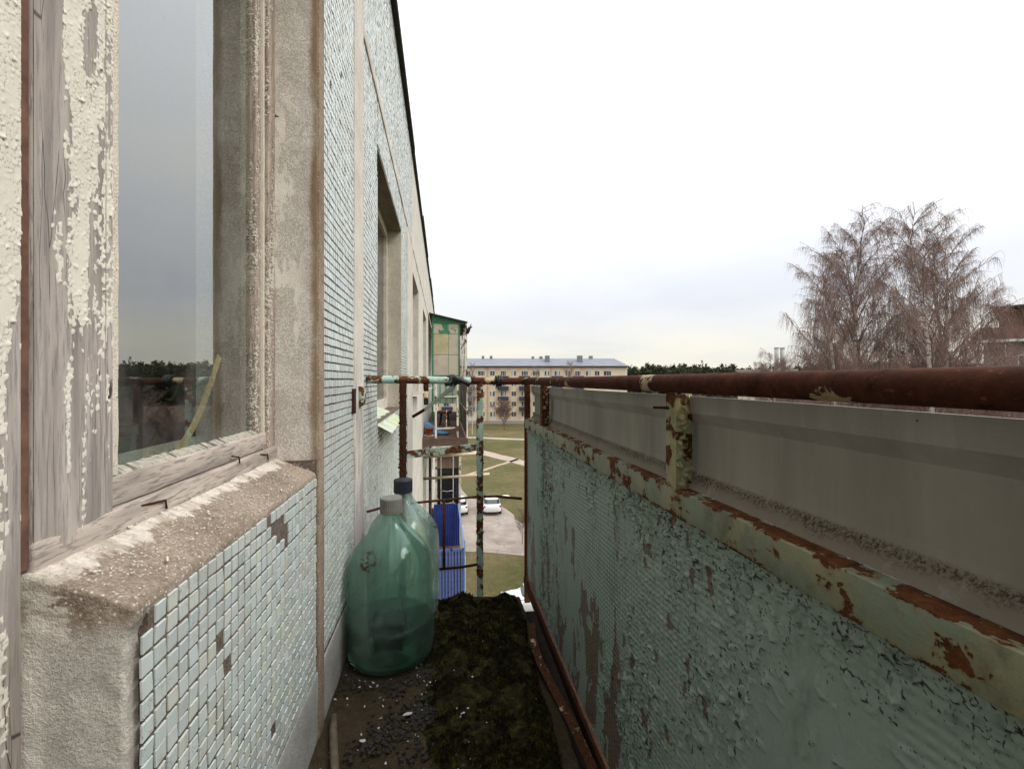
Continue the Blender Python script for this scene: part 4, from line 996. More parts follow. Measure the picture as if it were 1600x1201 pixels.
sc_ = MB(); pp = np.array([(.318, 1.64, -.885), (.308, 1.56, -.90), (.310, 1.47, -.915), (.328, 1.36, -.93), (.352, 1.22, -.945), (.368, 1.06, -.96)])
for a, b in zip(pp[:-1], pp[1:]): sc_.bar(a, b + (b - a) * .04, .006, .024, up=(1, 0, .3))
tag(sc_.build('metal_strip', rusty('scrap_rust', (.4, .3, .2), .30, (.02, .009, .006), (.11, .045, .022), 30)), 'bent rusty metal strip lying in the gap below the mint panel', 'metal strip')
pb = MB(); pb.rbox((-.402, .905, -.232), (-.390, .920, -.2215), .004, .003, .004, 90); tag(pb.build('pebble', M_stone, smooth=True, weld=True), 'small dark pebble on the window ledge', 'pebble')

# ------------------------------------------------------------------ neighbouring balconies
M_whiterust = rusty('white_rust', (.70, .66, .56), .60, (.08, .03, .015), (.25, .11, .05), 7, yellow=.3)
M_brownslab = simple('brown_slab', (.10, .062, .048), .9, .35, 9, .004)
M_mesh_dark = simple('grey_panel', (.075, .072, .07), .8, .2, 6)
nb = thing('neighbour_balcony', 'open balcony next door with rusty white posts and dark side panel', 'balcony', (0, 7.45, -1.07))
MB().box((W + .001, 7.45, -1.07), (.40, 10.45, -.95)).build('slab', M_brownslab, nb)
for xx in (-.112, .234): MB().rbox((xx - .015, 7.452, -.949), (xx + .015, 7.482, -.01), .003, .05, .004, 20).build('post', M_whiterust, nb, True, weld=True)
for yy in (7.452, 8.9, 10.4): MB().rbox((.376, yy, -1.0), (.398, yy + .03, -.01), .003, .05, .004, 20).build('post', M_whiterust, nb, True, weld=True)
mb = MB(); mb.bar((W + .002, 7.467, .0), (.398, 7.467, .0), .035); mb.build('end_rail', M_whiterust, nb)
mb = MB(); mb.bar((.387, 7.487, .0), (.387, 10.45, .0), .035); mb.build('side_rail', M_whiterust, nb)
mb = MB(); mb.bar((-.096, 7.467, -.285), (.218, 7.467, -.28), .02); mb.build('cross_bar', M_whiterust, nb)
mb = MB(); mb.bar((-.096, 7.467, -.79), (.218, 7.467, -.785), .02); mb.build('cross_bar', M_whiterust, nb)
rod('thin_rod', [(.055, 7.467, -.50), (.055, 7.467, -.775)], .009, M_whiterust, nb)
mb = MB(); mb.bar((.37, 7.485, -.50), (.37, 10.4, -.5), .012); mb.build('side_bar', M_whiterust, nb)
MB().box((.379, 7.49, -.93), (.384, 10.39, -.03)).build('side_panel', M_mesh_dark, nb)
sl = thing('stool', 'low round stool with brown seat and dark legs on the neighbour balcony', 'stool', (.03, 9.6, -.95))
q = MB(); q.lathe([(.001, .245), (.135, .245), (.148, .255), (.150, .285), (.14, .30), (.001, .302)], 24); q.build('seat', simple('maroon_seat', (.11, .035, .030), .5), sl, True, local=True)
for a in (.6, 2.2, 3.8, 5.3):
    MB().tubes(np.array([(cos(a) * .09, sin(a) * .09, .246), (cos(a) * .13, sin(a) * .13, .0)]), np.array([.013, .010]), 8, True).build('leg', M_dark, sl, True, local=True)
pt = thing('flower_pot', 'orange flower pot on a pale saucer on the neighbour balcony', 'flower pot', (-.225, 7.80, -.95))
q = MB(); q.lathe([(.001, .012), (.05, .012), (.068, .12), (.074, .12), (.075, .145), (.066, .146), (.06, .11), (.001, .10)], 20); q.build('pot', simple('terracotta', (.36, .10, .04), .7), pt, True, local=True)
q = MB(); q.lathe([(.001, 0), (.08, 0), (.092, .02), (.088, .021), (.07, .0115), (.001, .0115)], 20); q.build('saucer', M_white_wall, pt, True, local=True)
cl = MB(); u, v = np.meshgrid(np.linspace(0, 1, 26), np.linspace(0, 1, 18), indexing='ij')
X_ = -.30 + .42 * u * (1 - .3 * v); Y_ = 8.05 + .5 * v - .2 * u; Z_ = -.935 + np.maximum(0, .20 * (1 - u) ** 1.3 * np.sin(pi * np.clip(v * 1.1, 0, 1))) + .03 * fbm(np.stack([u * 6, v * 6, u * 0], -1), 3)
cl.grid(np.stack([X_, Y_, Z_], -1)); cl.grid(np.stack([X_, Y_, Z_ - .01], -1)[::-1])
tag(cl.build('cloth', simple('blue_cloth', (.06, .19, .36), .85, .35, 12), smooth=True), 'crumpled blue cloth heaped behind the orange flower pot', 'cloth')

# glazed balcony next to it
M_green = NM('flaking_green'); k = M_green
gn = k.st(k.ma('ADD', k.noise(5, 5, .65, k.map((1, 1, .6))), k.ma('MULTIPLY', k.sep()[2], .30)), .84, .89)
k.P(Base_Color=k.mix(gn, k.mix(k.noise(6, 4), (.38, .36, .25), (.50, .45, .37)), (.035, .20, .095)), Roughness=.6); M_green = k.m
M_beige = simple('beige_panel', (.44, .395, .32), .7, .15, 5); M_ochre = simple('ochre_panel', (.40, .36, .21), .7, .2, 6); M_palegreen = simple('pale_green_panel', (.42, .50, .40), .7, .15, 5)
gb = thing('glazed_balcony', 'glazed balcony with flaking green and beige end wall under a sloping roof', 'balcony', (0, 10.5, -1.07))
rows = [(.085, .545), (.555, 1.015), (1.025, 1.24)]
for r_, (z0, z1) in enumerate(rows):
    for c_, (x0, x1) in enumerate([(-.205, .126), (.134, .345)]):
        mt = M_green if r_ == 2 or (r_ == 0 and c_ == 1) else (M_ochre if (r_, c_) == (1, 0) else M_beige)
        MB().box((x0, 10.50, z0), (x1, 10.515 + .004 * c_, z1)).build('panel', mt, gb)
M_gframe = simple('green_frame', (.04, .17, .085), .6, .3, 20)
fr = MB(); fr.box((.347, 10.495, -.95), (.385, 10.535, 1.27)); fr.box((-.25, 10.495, -.95), (-.207, 10.535, 1.36)); fr.build('frame', M_gframe, gb)
fr = MB(); fr.extrude([(-.25, 1.243), (.50, 1.243), (.50, 1.275), (-.25, 1.44)], 10.497, 10.53, 1); fr.build('gable_board', M_gframe, gb)
MB().box((-.206, 10.522, .06), (.346, 10.53, 1.25)).build('backing_board', M_gframe, gb)
for z0, z1 in ((-.55, -.30), (-.295, .03)):
    for x0, x1 in ((-.205, .07), (.078, .345)): MB().box((x0, 10.50, z0), (x1, 10.512, z1)).build('panel', M_palegreen, gb)
fr = MB()
for xx in (-.06, .074, .21): fr.box((xx - .006, 10.485, -.55), (xx + .006, 10.499, -.02))
fr.box((-.2, 10.484, -.42), (.34, 10.499, -.41)); fr.build('grid_bars', M_gframe, gb)
rf = MB(); rf.extrude([(-.31, 1.455), (.55, 1.268), (.55, 1.29), (-.31, 1.48)], 10.40, 13.7, 1); rf.build('roof', M_roofedge, gb)
fr = MB()
for yy in (10.45, 11.5, 12.5, 13.5): fr.box((.51, yy, -.05), (.54, yy + .035, 1.265))
fr.box((.512, 10.486, .86), (.538, 13.5, .89)); fr.box((.512, 10.486, -.05), (.538, 13.5, -.01)); fr.box((.425, 10.452, -.05), (.44, 10.482, .87)); fr.box((.386, 10.453, .865), (.509, 10.481, .885)); fr.build('frame', M_whiterust, gb)
MB().box((.523, 10.49, -.01), (.527, 13.5, 1.26)).build('pane', M_clear, gb); MB().box((.386, 10.465, -.02), (.424, 10.469, .86)).build('pane', M_clear, gb); MB().box((.441, 10.465, -.02), (.509, 10.469, .86)).build('pane', M_clear, gb)
MB().box((W + .001, 10.451, -1.07), (.40, 13.6, -.951)).build('slab', M_brownslab, gb)
MB().box((.40, 10.54, -.95), (.42, 13.6, -.06)).build('side_panel', M_beige, gb)
mb = MB(); mb.tubes(np.array([(.54, 10.44, 1.02), (.565, 10.43, 1.10), (.60, 10.43, 1.16), (.655, 10.43, 1.18)]), np.array([.03, .045, .03, .012]), 8, True); mb.tubes(np.array([(.60, 10.43, 1.16), (.635, 10.43, 1.24)]), .012, 6, True); mb.build('bracket', M_dark, gb, True)

# blue balcony one storey below
M_blue = simple('blue_slat', (.075, .115, .30), .55, .35, 14); M_bluedark = simple('blue_corrugated', (.026, .048, .235), .45, .25, 5); M_bluelight = simple('blue_frame', (.16, .24, .46), .55, .2, 12)
bb = thing('blue_balcony', 'balcony one floor lower with blue slatted railing and corrugated blue sheet', 'balcony', (0, 7.75, -3.92))
MB().box((W + .001, 7.75, -3.92), (.38, 10.65, -3.80)).build('slab', M_brownslab, bb)
xs = np.linspace(-.295, .315, 13)
slat = MB().box((-.0165, -.006, -3.79), (.0165, .006, -2.87)).mesh('slat', M_blue)
for i, xx in enumerate(xs):
    o = bpy.data.objects.new('slat', slat); COL.objects.link(o); o.parent = bb; o.location = Vector((xx, 7.762, random.uniform(-.01, .01))) - Vector(bb.location)
MB().box((-.315, 7.81, -3.78), (.33, 7.82, -2.89)).build('backing_board', simple('brown_backing', (.16, .10, .075), .9), bb)
fr = MB(); fr.box((-.32, 7.77, -2.88), (.352, 7.80, -2.845)); fr.box((-.32, 7.77, -3.50), (.352, 7.79, -3.475)); fr.box((-.32, 7.77, -3.77), (.352, 7.79, -3.74)); fr.box((.13, 7.77, -3.8), (.155, 7.80, -2.845)); fr.box((.333, 7.75, -3.8), (.353, 7.80, -2.84)); fr.build('frame', M_blue, bb)
fr = MB(); fr.box((.335, 7.805, -2.885), (.37, 10.62, -2.845)); fr.box((.355, 7.75, -3.75), (.368, 7.80, -2.70)); fr.build('side_rail', M_bluelight, bb)
u = np.linspace(-.205, .372, 120); V = np.zeros((120, 2, 3)); V[..., 0] = u[:, None]; V[..., 1] = (10.6 + .010 * np.sin(u * 2 * pi / .042))[:, None]; V[..., 2] = np.array([-3.80, -2.845])[None]
sh = MB().grid(V); V2 = V.copy(); V2[..., 1] += .004; sh.grid(V2[::-1]); sh.build('corrugated_sheet', M_bluedark, bb, True)
pk = MB().box((-.006, -.022, 0), (.006, .022, .62)).mesh('picket', M_white_wall)
for i in range(22):
    o = bpy.data.objects.new('picket', pk); COL.objects.link(o); o.parent = bb; o.location = Vector((.376, 7.80 + i * .128, -3.62 + random.uniform(-.01, .01))) - Vector(bb.location)
# dark glazed balcony beyond the blue one
db = thing('dark_balcony', 'white framed dark balcony beyond the blue corrugated sheet', 'balcony', (0, 10.8, -3.92))
MB().box((W + .001, 10.70, -3.92), (.42, 13.8, -3.80)).build('slab', M_brownslab, db)
fr = MB()
for xx in (-.178, .37): fr.box((xx, 10.80, -3.79), (xx + .045, 10.84, -1.78))
fr.box((-.178, 10.79, -1.79), (.415, 10.845, -1.70)); fr.box((.385, 10.85, -1.79), (.415, 13.7, -1.70)); fr.box((.385, 13.7, -3.79), (.415, 13.74, -1.70)); fr.build('frame', M_whiterust, db)
MB().box((-.132, 10.86, -2.08), (.369, 10.875, -1.80)).build('head_board', simple('brown_board', (.20, .14, .10), .8), db)
MB().box((-.132, 10.90, -3.79), (.369, 10.905, -2.085)).build('dark_glass', M_darkglass, db)
MB().box((.395, 10.86, -3.79), (.40, 13.69, -1.80)).build('dark_glass', M_darkglass, db)
MB().box((-.18, 10.85, -1.698), (.40, 13.74, -1.68)).build('roof', M_white_wall, db)
M_greybar = simple('grey_bar', (.38, .40, .40), .5)
for xx in (-.045, .235): rod('bar', [(xx, 10.78, -3.78), (xx, 10.78, -1.79)], .011, M_greybar, db)
for zz in (-2.58, -2.86): rod('bar', [(-.04, 10.775, zz), (.1, 10.775, zz - .02), (.23, 10.775, zz)], .010, M_greybar, db)
rod('bar', [(.24, 10.775, -2.84), (.33, 10.775, -2.95)], .008, M_greybar, db); rod('bar', [(-.05, 10.775, -2.84), (-.13, 10.775, -2.75)], .008, M_greybar, db)
for i in range(14):
    o = bpy.data.objects.new('picket', pk); COL.objects.link(o); o.parent = db; o.location = Vector((.424, 10.9 + i * .2, -2.45)) - Vector(db.location)
# wooden poles sticking out of the wall
M_pole = simple('pale_wood', (.56, .46, .33), .7, .2, 15)
for (p, q, lb) in [((W - .02, 8.38, -1.78), (.83, 8.22, -1.70), 'long pale wooden pole sticking out of the wall above the blue balcony'), ((W - .02, 8.02, -1.33), (.66, 7.9, -1.27), 'pale wooden pole sticking out of the wall just below the teal crossbar')]:
    tag(MB().tubes(np.array([p, tuple((np.array(p) + q) / 2 + (0, 0, -.004)), q]), .024, 8, True).build('wooden_pole', M_pole, smooth=True), lb, 'pole')

# ------------------------------------------------------------------ far apartment block
M_cream = simple('far_cream', (.60, .515, .39), .85, .10, .6); M_peach = simple('far_peach', (.57, .43, .295), .85, .10, .6)
M_froof = simple('far_roof', (.16, .17, .20), .6, .12, .5); M_navy = simple('far_navy', (.032, .036, .062), .7, .15, 1); M_greybalc = simple('far_grey_balcony', (.12, .12, .14), .7, .15, 1)
M_wht = simple('white_frame', (.70, .70, .68), .5, .05, 1); M_fpane = simple('far_pane', (.05, .055, .06), .12, .5, .4, spec=.7); M_socle = simple('socle', (.30, .27, .25), .9)
fbk = thing('far_apartment_block', 'cream and peach five storey apartment block with grey hipped roof across the lawn', 'apartment building', (52.49, 126.31, GZ), -YAW)
UL, D, EV = -70., 12.5, 16.6
def fb(mb, name, mat, par=None): return mb.build(name, mat, par or fbk, local=True)
fb(MB().box((UL, 0, .9), (0, D, EV)), 'wall', M_cream); fb(MB().box((UL + .01, -.05, 0), (.04, D, .9)), 'base', M_socle)
fb(MB().add([(UL - .5, -.5, EV + .02), (.5, -.5, EV + .02), (.5, D + .5, EV + .02), (UL - .5, D + .5, EV + .02), (UL + 3, D / 2, EV + 2.5), (-2.4, D / 2, EV + 2.5)], [np.array([(0, 1, 5, 4), (2, 3, 4, 5)]), np.array([(1, 2, 5), (3, 0, 4)]), np.array([(3, 2, 1, 0)])]), 'roof', M_froof)
fb(MB().box((UL - .5, -.52, EV - .28), (.5, -.4, EV + .06)), 'gutter', M_roofedge)
rfo = [o for o in fbk.children if o.name.startswith('roof')][0]
for px, w_, h_ in [(859, 1.3, 2.4), (910, 1.5, 2.6), (757, .7, 1.2), (770, .8, 1.2), (837, .8, 1.0), (850, 1.0, 1.0), (930, 1.1, 1.2)]:
    u = (px - 980) * .188; big = h_ > 2
    fb(MB().box((u - w_ / 2, D / 2 - 3.4 if big else D / 2 - .3, EV + (.8 if big else 2.2)), (u + w_ / 2, D / 2 - 2.0 if big else D / 2 + .6, EV + (3.2 if big else 2.2 + h_ * .9))), 'chimney', M_froof, rfo)
winW, winS = 2.15, 1.35
colsd = [(733.7, 2), (752.6, 2), (769.5, 1), (786.3, 2), (802.8, 1), (819.5, 2), (837.6, 2), (854.6, 1), (870.5, 2), (887, 1), (903, 2), (919, 1), (933, 1), (949, 2)]
px = 716.0
while px > 610: colsd.append((px, 2 if int(px) % 2 else 1)); px -= 17
rowz = [14.56, 11.62, 8.67, 5.73, 2.78]
meshes = {}
for wd in (1, 2):
    w_ = winW if wd == 2 else winS; h_ = 1.45; f_ = MB(); p_ = MB(); t_ = .07
    xs_ = [-w_ / 2, -w_ / 2 + w_ * (.40 if wd == 2 else .5)] + ([w_ / 2 - w_ * .28] if wd == 2 else []) + [w_ / 2]
    f_.box((-w_ / 2, -.02, -h_ / 2), (w_ / 2, .05, -h_ / 2 + t_)); f_.box((-w_ / 2, -.02, h_ / 2 - t_), (w_ / 2, .05, h_ / 2))
    for x_ in xs_: f_.box((max(-w_ / 2, x_ - t_ / 2), -.019, -h_ / 2 + t_), (min(w_ / 2, x_ + t_ / 2), .05, h_ / 2 - t_))
    p_.box((-w_ / 2 + .03, .0, -h_ / 2 + .03), (w_ / 2 - .03, .03, h_ / 2 - .03))
    meshes[wd] = (f_.mesh('window', M_wht), p_.mesh('pane', M_fpane))
curt = MB().box((-.28, -.012, -.62), (.28, -.005, .62)).mesh('curtain', simple('far_curtain', (.42, .44, .42), .8))
pch = MB().box((-.75, -.03, -1.47), (.75, .0, 1.47)).mesh('peach_panel', M_peach)
bal = MB(); bal.box((-1.55, -1.0, -.10), (1.55, 0, 0)); bal_m = {}
for nm, mt in (('navy', M_navy), ('grey', M_greybalc)):
    q = MB(); q.box((-1.55, -1.0, -.12), (1.55, -.01, 0)); q.box((-1.55, -1.02, 0), (1.55, -.95, .95)); q.box((-1.55, -.949, 0), (-1.5, -.01, .95)); q.box((1.5, -.949, 0), (1.55, -.01, .95)); bal_m[nm] = q.mesh('balcony', mt)
for px, wd in colsd:
    u = (px - 980) * .1843
    for r_, z_ in enumerate(rowz):
        o = bpy.data.objects.new('window', meshes[wd][0]); COL.objects.link(o); o.parent = fbk; o.location = (u, -.03, z_)
        p_ = bpy.data.objects.new('pane', meshes[wd][1]); COL.objects.link(p_); p_.parent = o
        if random.random() < .5:
            c_ = bpy.data.objects.new('curtain', curt); COL.objects.link(c_); c_.parent = o; c_.location = (random.uniform(-.35, .35) * wd, 0, 0)
    if wd == 2 and abs(px - 837.6) > 1 and abs(px - 949) > 1 and abs(px - 752.6) > 1:
        for r_, z_ in enumerate(rowz[:4]):
            o = bpy.data.objects.new('balcony', bal_m['navy' if abs(px - 733.7) > 3 else 'grey']); COL.objects.link(o); o.parent = fbk; o.location = (u, -.002, z_ - 1.72)
for px in (761, 778.5, 794.5, 811, 828.5, 878.5, 895, 911, 862.5):
    u = (px - 980) * .1843
    for z_ in rowz:
        o = bpy.data.objects.new('peach_panel', pch); COL.objects.link(o); o.parent = fbk; o.location = (u, -.001, z_)
for px in (762, 861, 720): fb(MB().box(((px - 980) * .1843 - .06, -.16, .3), ((px - 980) * .1843 + .06, -.04, EV - .3)), 'downpipe', M_socle)

# ------------------------------------------------------------------ cars
M_carpaint = NM('white_car_paint').P(Base_Color=(.72, .73, .75), Roughness=.25, Coat_Weight=.6).m
M_carglass = simple('car_glass', (.015, .017, .02), .06, .1, 2, spec=.8); M_tyre = simple('tyre', (.02, .02, .02), .85); M_rim = simple('rim', (.35, .36, .37), .35, metal=.8)
M_tail = simple('tail_light', (.30, .012, .015), .25); M_plate = simple('plate', (.7, .7, .68), .5, .02); M_trim = simple('trim', (.03, .03, .032), .6)
def car(loc, rz, label, hatch=0.):
    c_ = thing('parked_car', label, 'car', loc, rz, 'white cars parked below the balcony')
    st = [(-2.15, .66, .42, .86), (-2.10, .78, .32, .97), (-1.9, .855, .26, 1.02), (-1.2, .88, .22, .99), (-.2, .885, .20, .95), (.8, .885, .20, .93), (1.5, .87, .22, .86), (1.95, .82, .26, .77), (2.10, .74, .32, .70), (2.16, .62, .38, .62)]
    n_ = 36; th_ = np.arange(n_) * 2 * pi / n_; sg = lambda v, e_: np.sign(v) * np.abs(v) ** e_
    R_ = np.stack([np.stack([hw * sg(np.cos(th_), .42), np.full(n_, y), (zb + zt) / 2 + (zt - zb) / 2 * sg(np.sin(th_), .5)], 1) for y, hw, zb, zt in st])
    q = MB(); b = np.arange(len(st) - 1)[:, None] * n_; i = np.arange(n_)[None]; j = (i + 1) % n_
    q.add(R_.reshape(-1, 3), [np.stack([b + i, b + n_ + i, b + n_ + j, b + j], -1).reshape(-1, 4), np.arange(n_)[None], ((len(st) - 1) * n_ + np.arange(n_)[::-1])[None]])
    body = q.build('body', M_carpaint, c_, True, local=True)
    def ring(z, y0, y1, hw, g=0.):
        cy_, ry = (y0 + y1) / 2, (y1 - y0) / 2 + g
        return np.stack([(hw + g) * sg(np.cos(th_), .38), cy_ + ry * sg(np.sin(th_), .38), np.full(n_, z)], 1)
    yb = -1.95 - .12 * hatch; yt = -1.15 - .65 * hatch
    lev = [(.90, yb, 1.30, .80), (.985, yb + .07, 1.12, .785), (1.36, yt - .12, .34, .635), (1.44, yt + .08, .12, .56), (1.465, yt + .35, -.1, .42)]
    q = MB(); V = np.stack([ring(*l) for l in lev]); b = np.arange(len(lev) - 1)[:, None] * n_
    q.add(V.reshape(-1, 3), [np.stack([b + i, b + j, b + n_ + j, b + n_ + i], -1).reshape(-1, 4), ((len(lev) - 1) * n_ + np.arange(n_))[None]])
    q.build('cabin', M_carpaint, c_, True, local=True)
    def glass(name, idx):
        a0, a1 = ring(*lev[1], g=.006), ring(*lev[2], g=.006); lo = a0 * .90 + a1 * .10; hi = a0 * .06 + a1 * .94
        g_ = MB(); idx = np.array(idx) % n_; g_.grid(np.stack([lo[idx], hi[idx]], 1)); g_.build(name, M_carglass, c_, False, local=True)
    q9 = n_ // 4
    glass('rear_window', range(3 * q9 - 6, 3 * q9 + 7)); glass('windshield', range(q9 - 6, q9 + 7)); glass('side_window', range(-7, 8)); glass('side_window', range(2 * q9 - 7, 2 * q9 + 8))
    for sx in (-1, 1):
        for yw in (-1.32, 1.32):
            wv_ = MB(); wv_.lathe([(.20, -.10), (.30, -.10), (.325, -.06), (.325, .06), (.30, .10), (.20, .10)], 20); me = wv_.build('wheel', M_tyre, c_, True, local=True)
            me.rotation_euler = (0, pi / 2, 0); me.location = (sx * .80, yw, .325)
            MB().lathe([(.001, -.085), (.20, -.095), (.205, .095), (.001, .085)], 16).build('rim', M_rim, me, local=True)
        MB().rbox((sx * .70 - .13, -2.125, .80), (sx * .70 + .13, -1.92, .94), .03, .05).build('tail_light', M_tail, c_, True, local=True, weld=True)
        MB().rbox((sx * .66 - .13, 2.0, .62), (sx * .66 + .13, 2.14, .72), .03, .05).build('headlight', M_rim, c_, True, local=True, weld=True)
        MB().rbox((sx * .93 - .08, .72, .93), (sx * .93 + .08, .84, 1.05), .03, .05).build('mirror', M_carpaint, c_, True, local=True, weld=True)
    MB().box((-.26, -2.165, .60), (.26, -2.145, .71)).build('number_plate', M_plate, c_, local=True)
    MB().rbox((-.70, -2.12, .30), (.70, -2.02, .42), .03, .05).build('bumper_trim', M_trim, c_, True, local=True, weld=True)
    return c_
car((4.72, 45.3, GZ + .02), -.05, 'white sedan seen from behind on the parking road by the lawn', .0)
car((1.52, 45.5, GZ + .02), -.03, 'white hatchback partly hidden behind the blue corrugated sheet', 1.)
car((5.35, 25.3, GZ + .02), 1.5, 'pale car just below the corner of the balcony with only its roof showing', .6)
wc = MB(); wc.lathe([(.001, .10), (.48, .10), (.50, .08), (.50, 0)], 24, (6.78, 50.0, GZ + .004)); tag(wc.build('well_cover', M_plate), 'round white well cover on the grass right of the white sedan', 'well cover')

# ------------------------------------------------------------------ bare trees
k = NM('birch_bark'); z = k.sep()[2]
bk = k.noise(3.2, 5, .7, k.map((1, 1, 2.2))); k.P(Base_Color=k.mix(k.st(bk, .54, .60), k.mix(k.noise(2), (.40, .36, .32), (.58, .545, .50)), (.06, .045, .04)), Roughness=.85)
M_bark = k.m
M_limb = simple('birch_limb', (.20, .14, .12), .9, .45, 1.5); M_twig = simple('birch_twig', (.20, .132, .108), .9, .35, 1.2)
M_bush = simple('bush_twig', (.15, .10, .075), .9, .4, 1.0)
def birch_meshes(seed, H, spread=1., nl=26, twigs=16, weep=1., base_frac=.30, tk=1.):
    r0 = np.random.default_rng(seed); tr = MB(); lm = MB(); tw = MB()
    kz = 14; t = np.linspace(0, 1, kz); bend = r0.normal(0, .35, 2)
    T = np.stack([bend[0] * np.sin(t * 3.1) * 1.1, bend[1] * np.sin(t * 2.6) * 1.1, t * H], 1)
    rt = .16 * (1 - t) ** .8 * H / 20 + .012
    tr.tubes(T, rt, 9, True)
    TW = []; SUB = []; LIM = []
    for l in range(nl):
        f = base_frac + (1 - base_frac) * (l + r0.random()) / nl * .97
        p0 = np.array([np.interp(f, t, T[:, q]) for q in range(3)]); az = l * 2.4 + r0.normal(0, .5)
        L = H * (.30 * (1 - f) ** .65 + .045) * spread * r0.uniform(.75, 1.2)
        s = np.linspace(0, 1, 9); el = radians(74) - radians(30) * s + r0.normal(0, .10)
        step = L / 8; hx = np.concatenate([[0], np.cumsum(np.cos(el[:-1]) * step)]); hz = np.concatenate([[0], np.cumsum(np.sin(el[:-1]) * step)])
        a_ = az + np.cumsum(r0.normal(0, .08, 9))
        Lp = p0 + np.stack([hx * np.cos(a_), hx * np.sin(a_), hz], 1); rl = np.interp(f, t, rt) * .36 * (1 - s) ** .8 + .007
        LIM.append((Lp, rl))
        ns = 7 + int(L * 2.0)
        for q in range(ns):
            sf = .18 + .82 * (q + r0.random()) / ns; b0 = np.array([np.interp(sf, s, Lp[:, c]) for c in range(3)])
            a2 = az + r0.choice((-1, 1)) * r0.uniform(.3, 1.3); l2 = (.35 + L * .26 * (1.1 - sf)) * r0.uniform(.7, 1.4) + .2
            s2 = np.linspace(0, 1, 5); e2 = r0.uniform(.5, 1.2) - s2 * r0.uniform(.4, 1.2) * weep
            st2 = l2 / 4; h2 = np.concatenate([[0], np.cumsum(np.cos(e2[:-1]) * st2)]); z2 = np.concatenate([[0], np.cumsum(np.sin(e2[:-1]) * st2)])
            Sp = b0 + np.stack([h2 * np.cos(a2), h2 * np.sin(a2), z2], 1); SUB.append(Sp)
            m_ = max(5, int(twigs * (1.0 + .7 * f) * r0.uniform(.3, 1.5) * min(1, .45 + l2 * .4)))
            for w_ in range(m_):
                tf_ = r0.uniform(.12, 1.); c0 = np.array([np.interp(tf_, s2, Sp[:, c]) for c in range(3)])
                a3 = a2 + r0.normal(0, 1.0); l3 = r0.uniform(.35, 1.35) * (.55 + .6 * weep * (1 - f * .6)); s3 = np.linspace(0, 1, 5)
                hor = l3 * (.30 * s3 - .10 * s3 * s3) * r0.uniform(.5, 1.6); ver = l3 * ((.42 * s3 if weep < .7 else (.34 * s3 if f > .8 else .14 * s3)) - weep * (.95 if f < .8 else .75) * s3 ** 1.6)
                wob = np.cumsum(r0.normal(0, .022, (5, 3)), 0)
                TW.append(c0 + np.stack([hor * np.cos(a3), hor * np.sin(a3), ver], 1) + wob)
    lm.tubes(np.array([x for x, _ in LIM]), np.array([y for _, y in LIM]), 5)
    SUB = np.array(SUB); lm.tubes(SUB, np.linspace(.010, .005, 5)[None].repeat(len(SUB), 0), 4)
    TW = np.array(TW); tw.tubes(TW, tk * np.linspace(.0050, .0026, 5)[None].repeat(len(TW), 0), 3)
    return tr.mesh('trunk', M_bark, True), lm.mesh('branches', M_limb, True), tw.mesh('twigs', M_twig)
def place_tree(name, ms_, loc, rz, sc, label, cat, group, mats=None):
    t_ = thing(name, label, cat, loc, rz, group); t_.scale = sc
    for nm, me in zip(('trunk', 'branches', 'twigs'), ms_):
        o = bpy.data.objects.new(nm, me); COL.objects.link(o); o.parent = t_
        if nm != 'trunk': o['kind'] = 'stuff'
    return t_
BM = [birch_meshes(3, 20, 1.05, 30, 17), birch_meshes(8, 20, 1.0, 27, 18, 1.15, .28), birch_meshes(15, 20, .9, 28, 16, .85, .32)]
def pxpos(px, zc):
    xc = (px - 800) / 720 * zc; return (xc * cos(YAW) + zc * sin(YAW), -xc * sin(YAW) + zc * cos(YAW), GZ)
birches = [(1262, 24.5, 0, .93, 'leftmost weeping birch whose low branches reach past the silver pipes'), (1318, 26, 1, 1.015, 'birch with thick reddish drooping twigs right of the silver pipes'),
           (1366, 25.5, 0, 1.06, 'slender birch just left of the tallest birch'), (1398, 23.5, 0, 1.035, 'tallest bare birch in the middle of the clump'),
           (1440, 25.5, 1, 1.03, 'birch just right of the tallest one with brown drooping twigs'), (1490, 24, 2, 1.0, 'birch with upright dark branches right of centre in the clump'),
           (1538, 27, 1, .87, 'low birch nearest the brown building at the right edge'), (1199, 29, 1, .70, 'small thin birch at the left end of the clump'), (1575, 25, 2, .74, 'pale thin birch in front of the brown building')]
for i, (px, zc, mi, s_, lb) in enumerate(birches):
    place_tree('birch_tree', BM[mi], pxpos(px, zc), i * 1.9 + .4, (s_ * 1.1, s_ * 1.1, s_), lb, 'tree', 'bare birches beyond the railing')
bt = birch_meshes(31, 8, 1.9, 30, 13, .12, .10); bt = list(bt)
for me in bt: me.materials[0] = M_bush
BT = tuple(bt)
def bush_at(px, zc, s_, lb, wide=1.25, name='bare_bush', cat='bush', grp=None):
    return place_tree(name, BT, pxpos(px, zc), random.random() * 6, (s_ * wide, s_ * wide, s_), lb, cat, grp)
bt2 = list(birch_meshes(44, 8, 2.3, 34, 16, .15, .08, 3.2))
for me in bt2: me.materials[0] = simple('reddish_twig', (.19, .115, .085), .9, .3, 1)
BT, BTs = tuple(bt2), BT
bush_at(788, 118, .80, 'round reddish bare tree in front of the far block', 1.5, 'bare_tree', 'tree')
BT = BTs
place_tree('bare_tree', BM[2], pxpos(738, 101), 1., (.6, .6, .80), 'slim pale bare tree left of the round reddish one', 'tree', None)
place_tree('bare_tree', BM[0], pxpos(889, 122), 2., (.8, .8, .86), 'reddish bare tree whose top stands before the far block roof', 'tree', None)
place_tree('bare_tree', BM[2], pxpos(838, 124), 4., (.8, .8, .80), 'thin grey bare tree before the middle of the far block', 'tree', None)
bush_at(816, 36, .30, 'small leafless shrub at the road edge behind the corner post', 1.0)
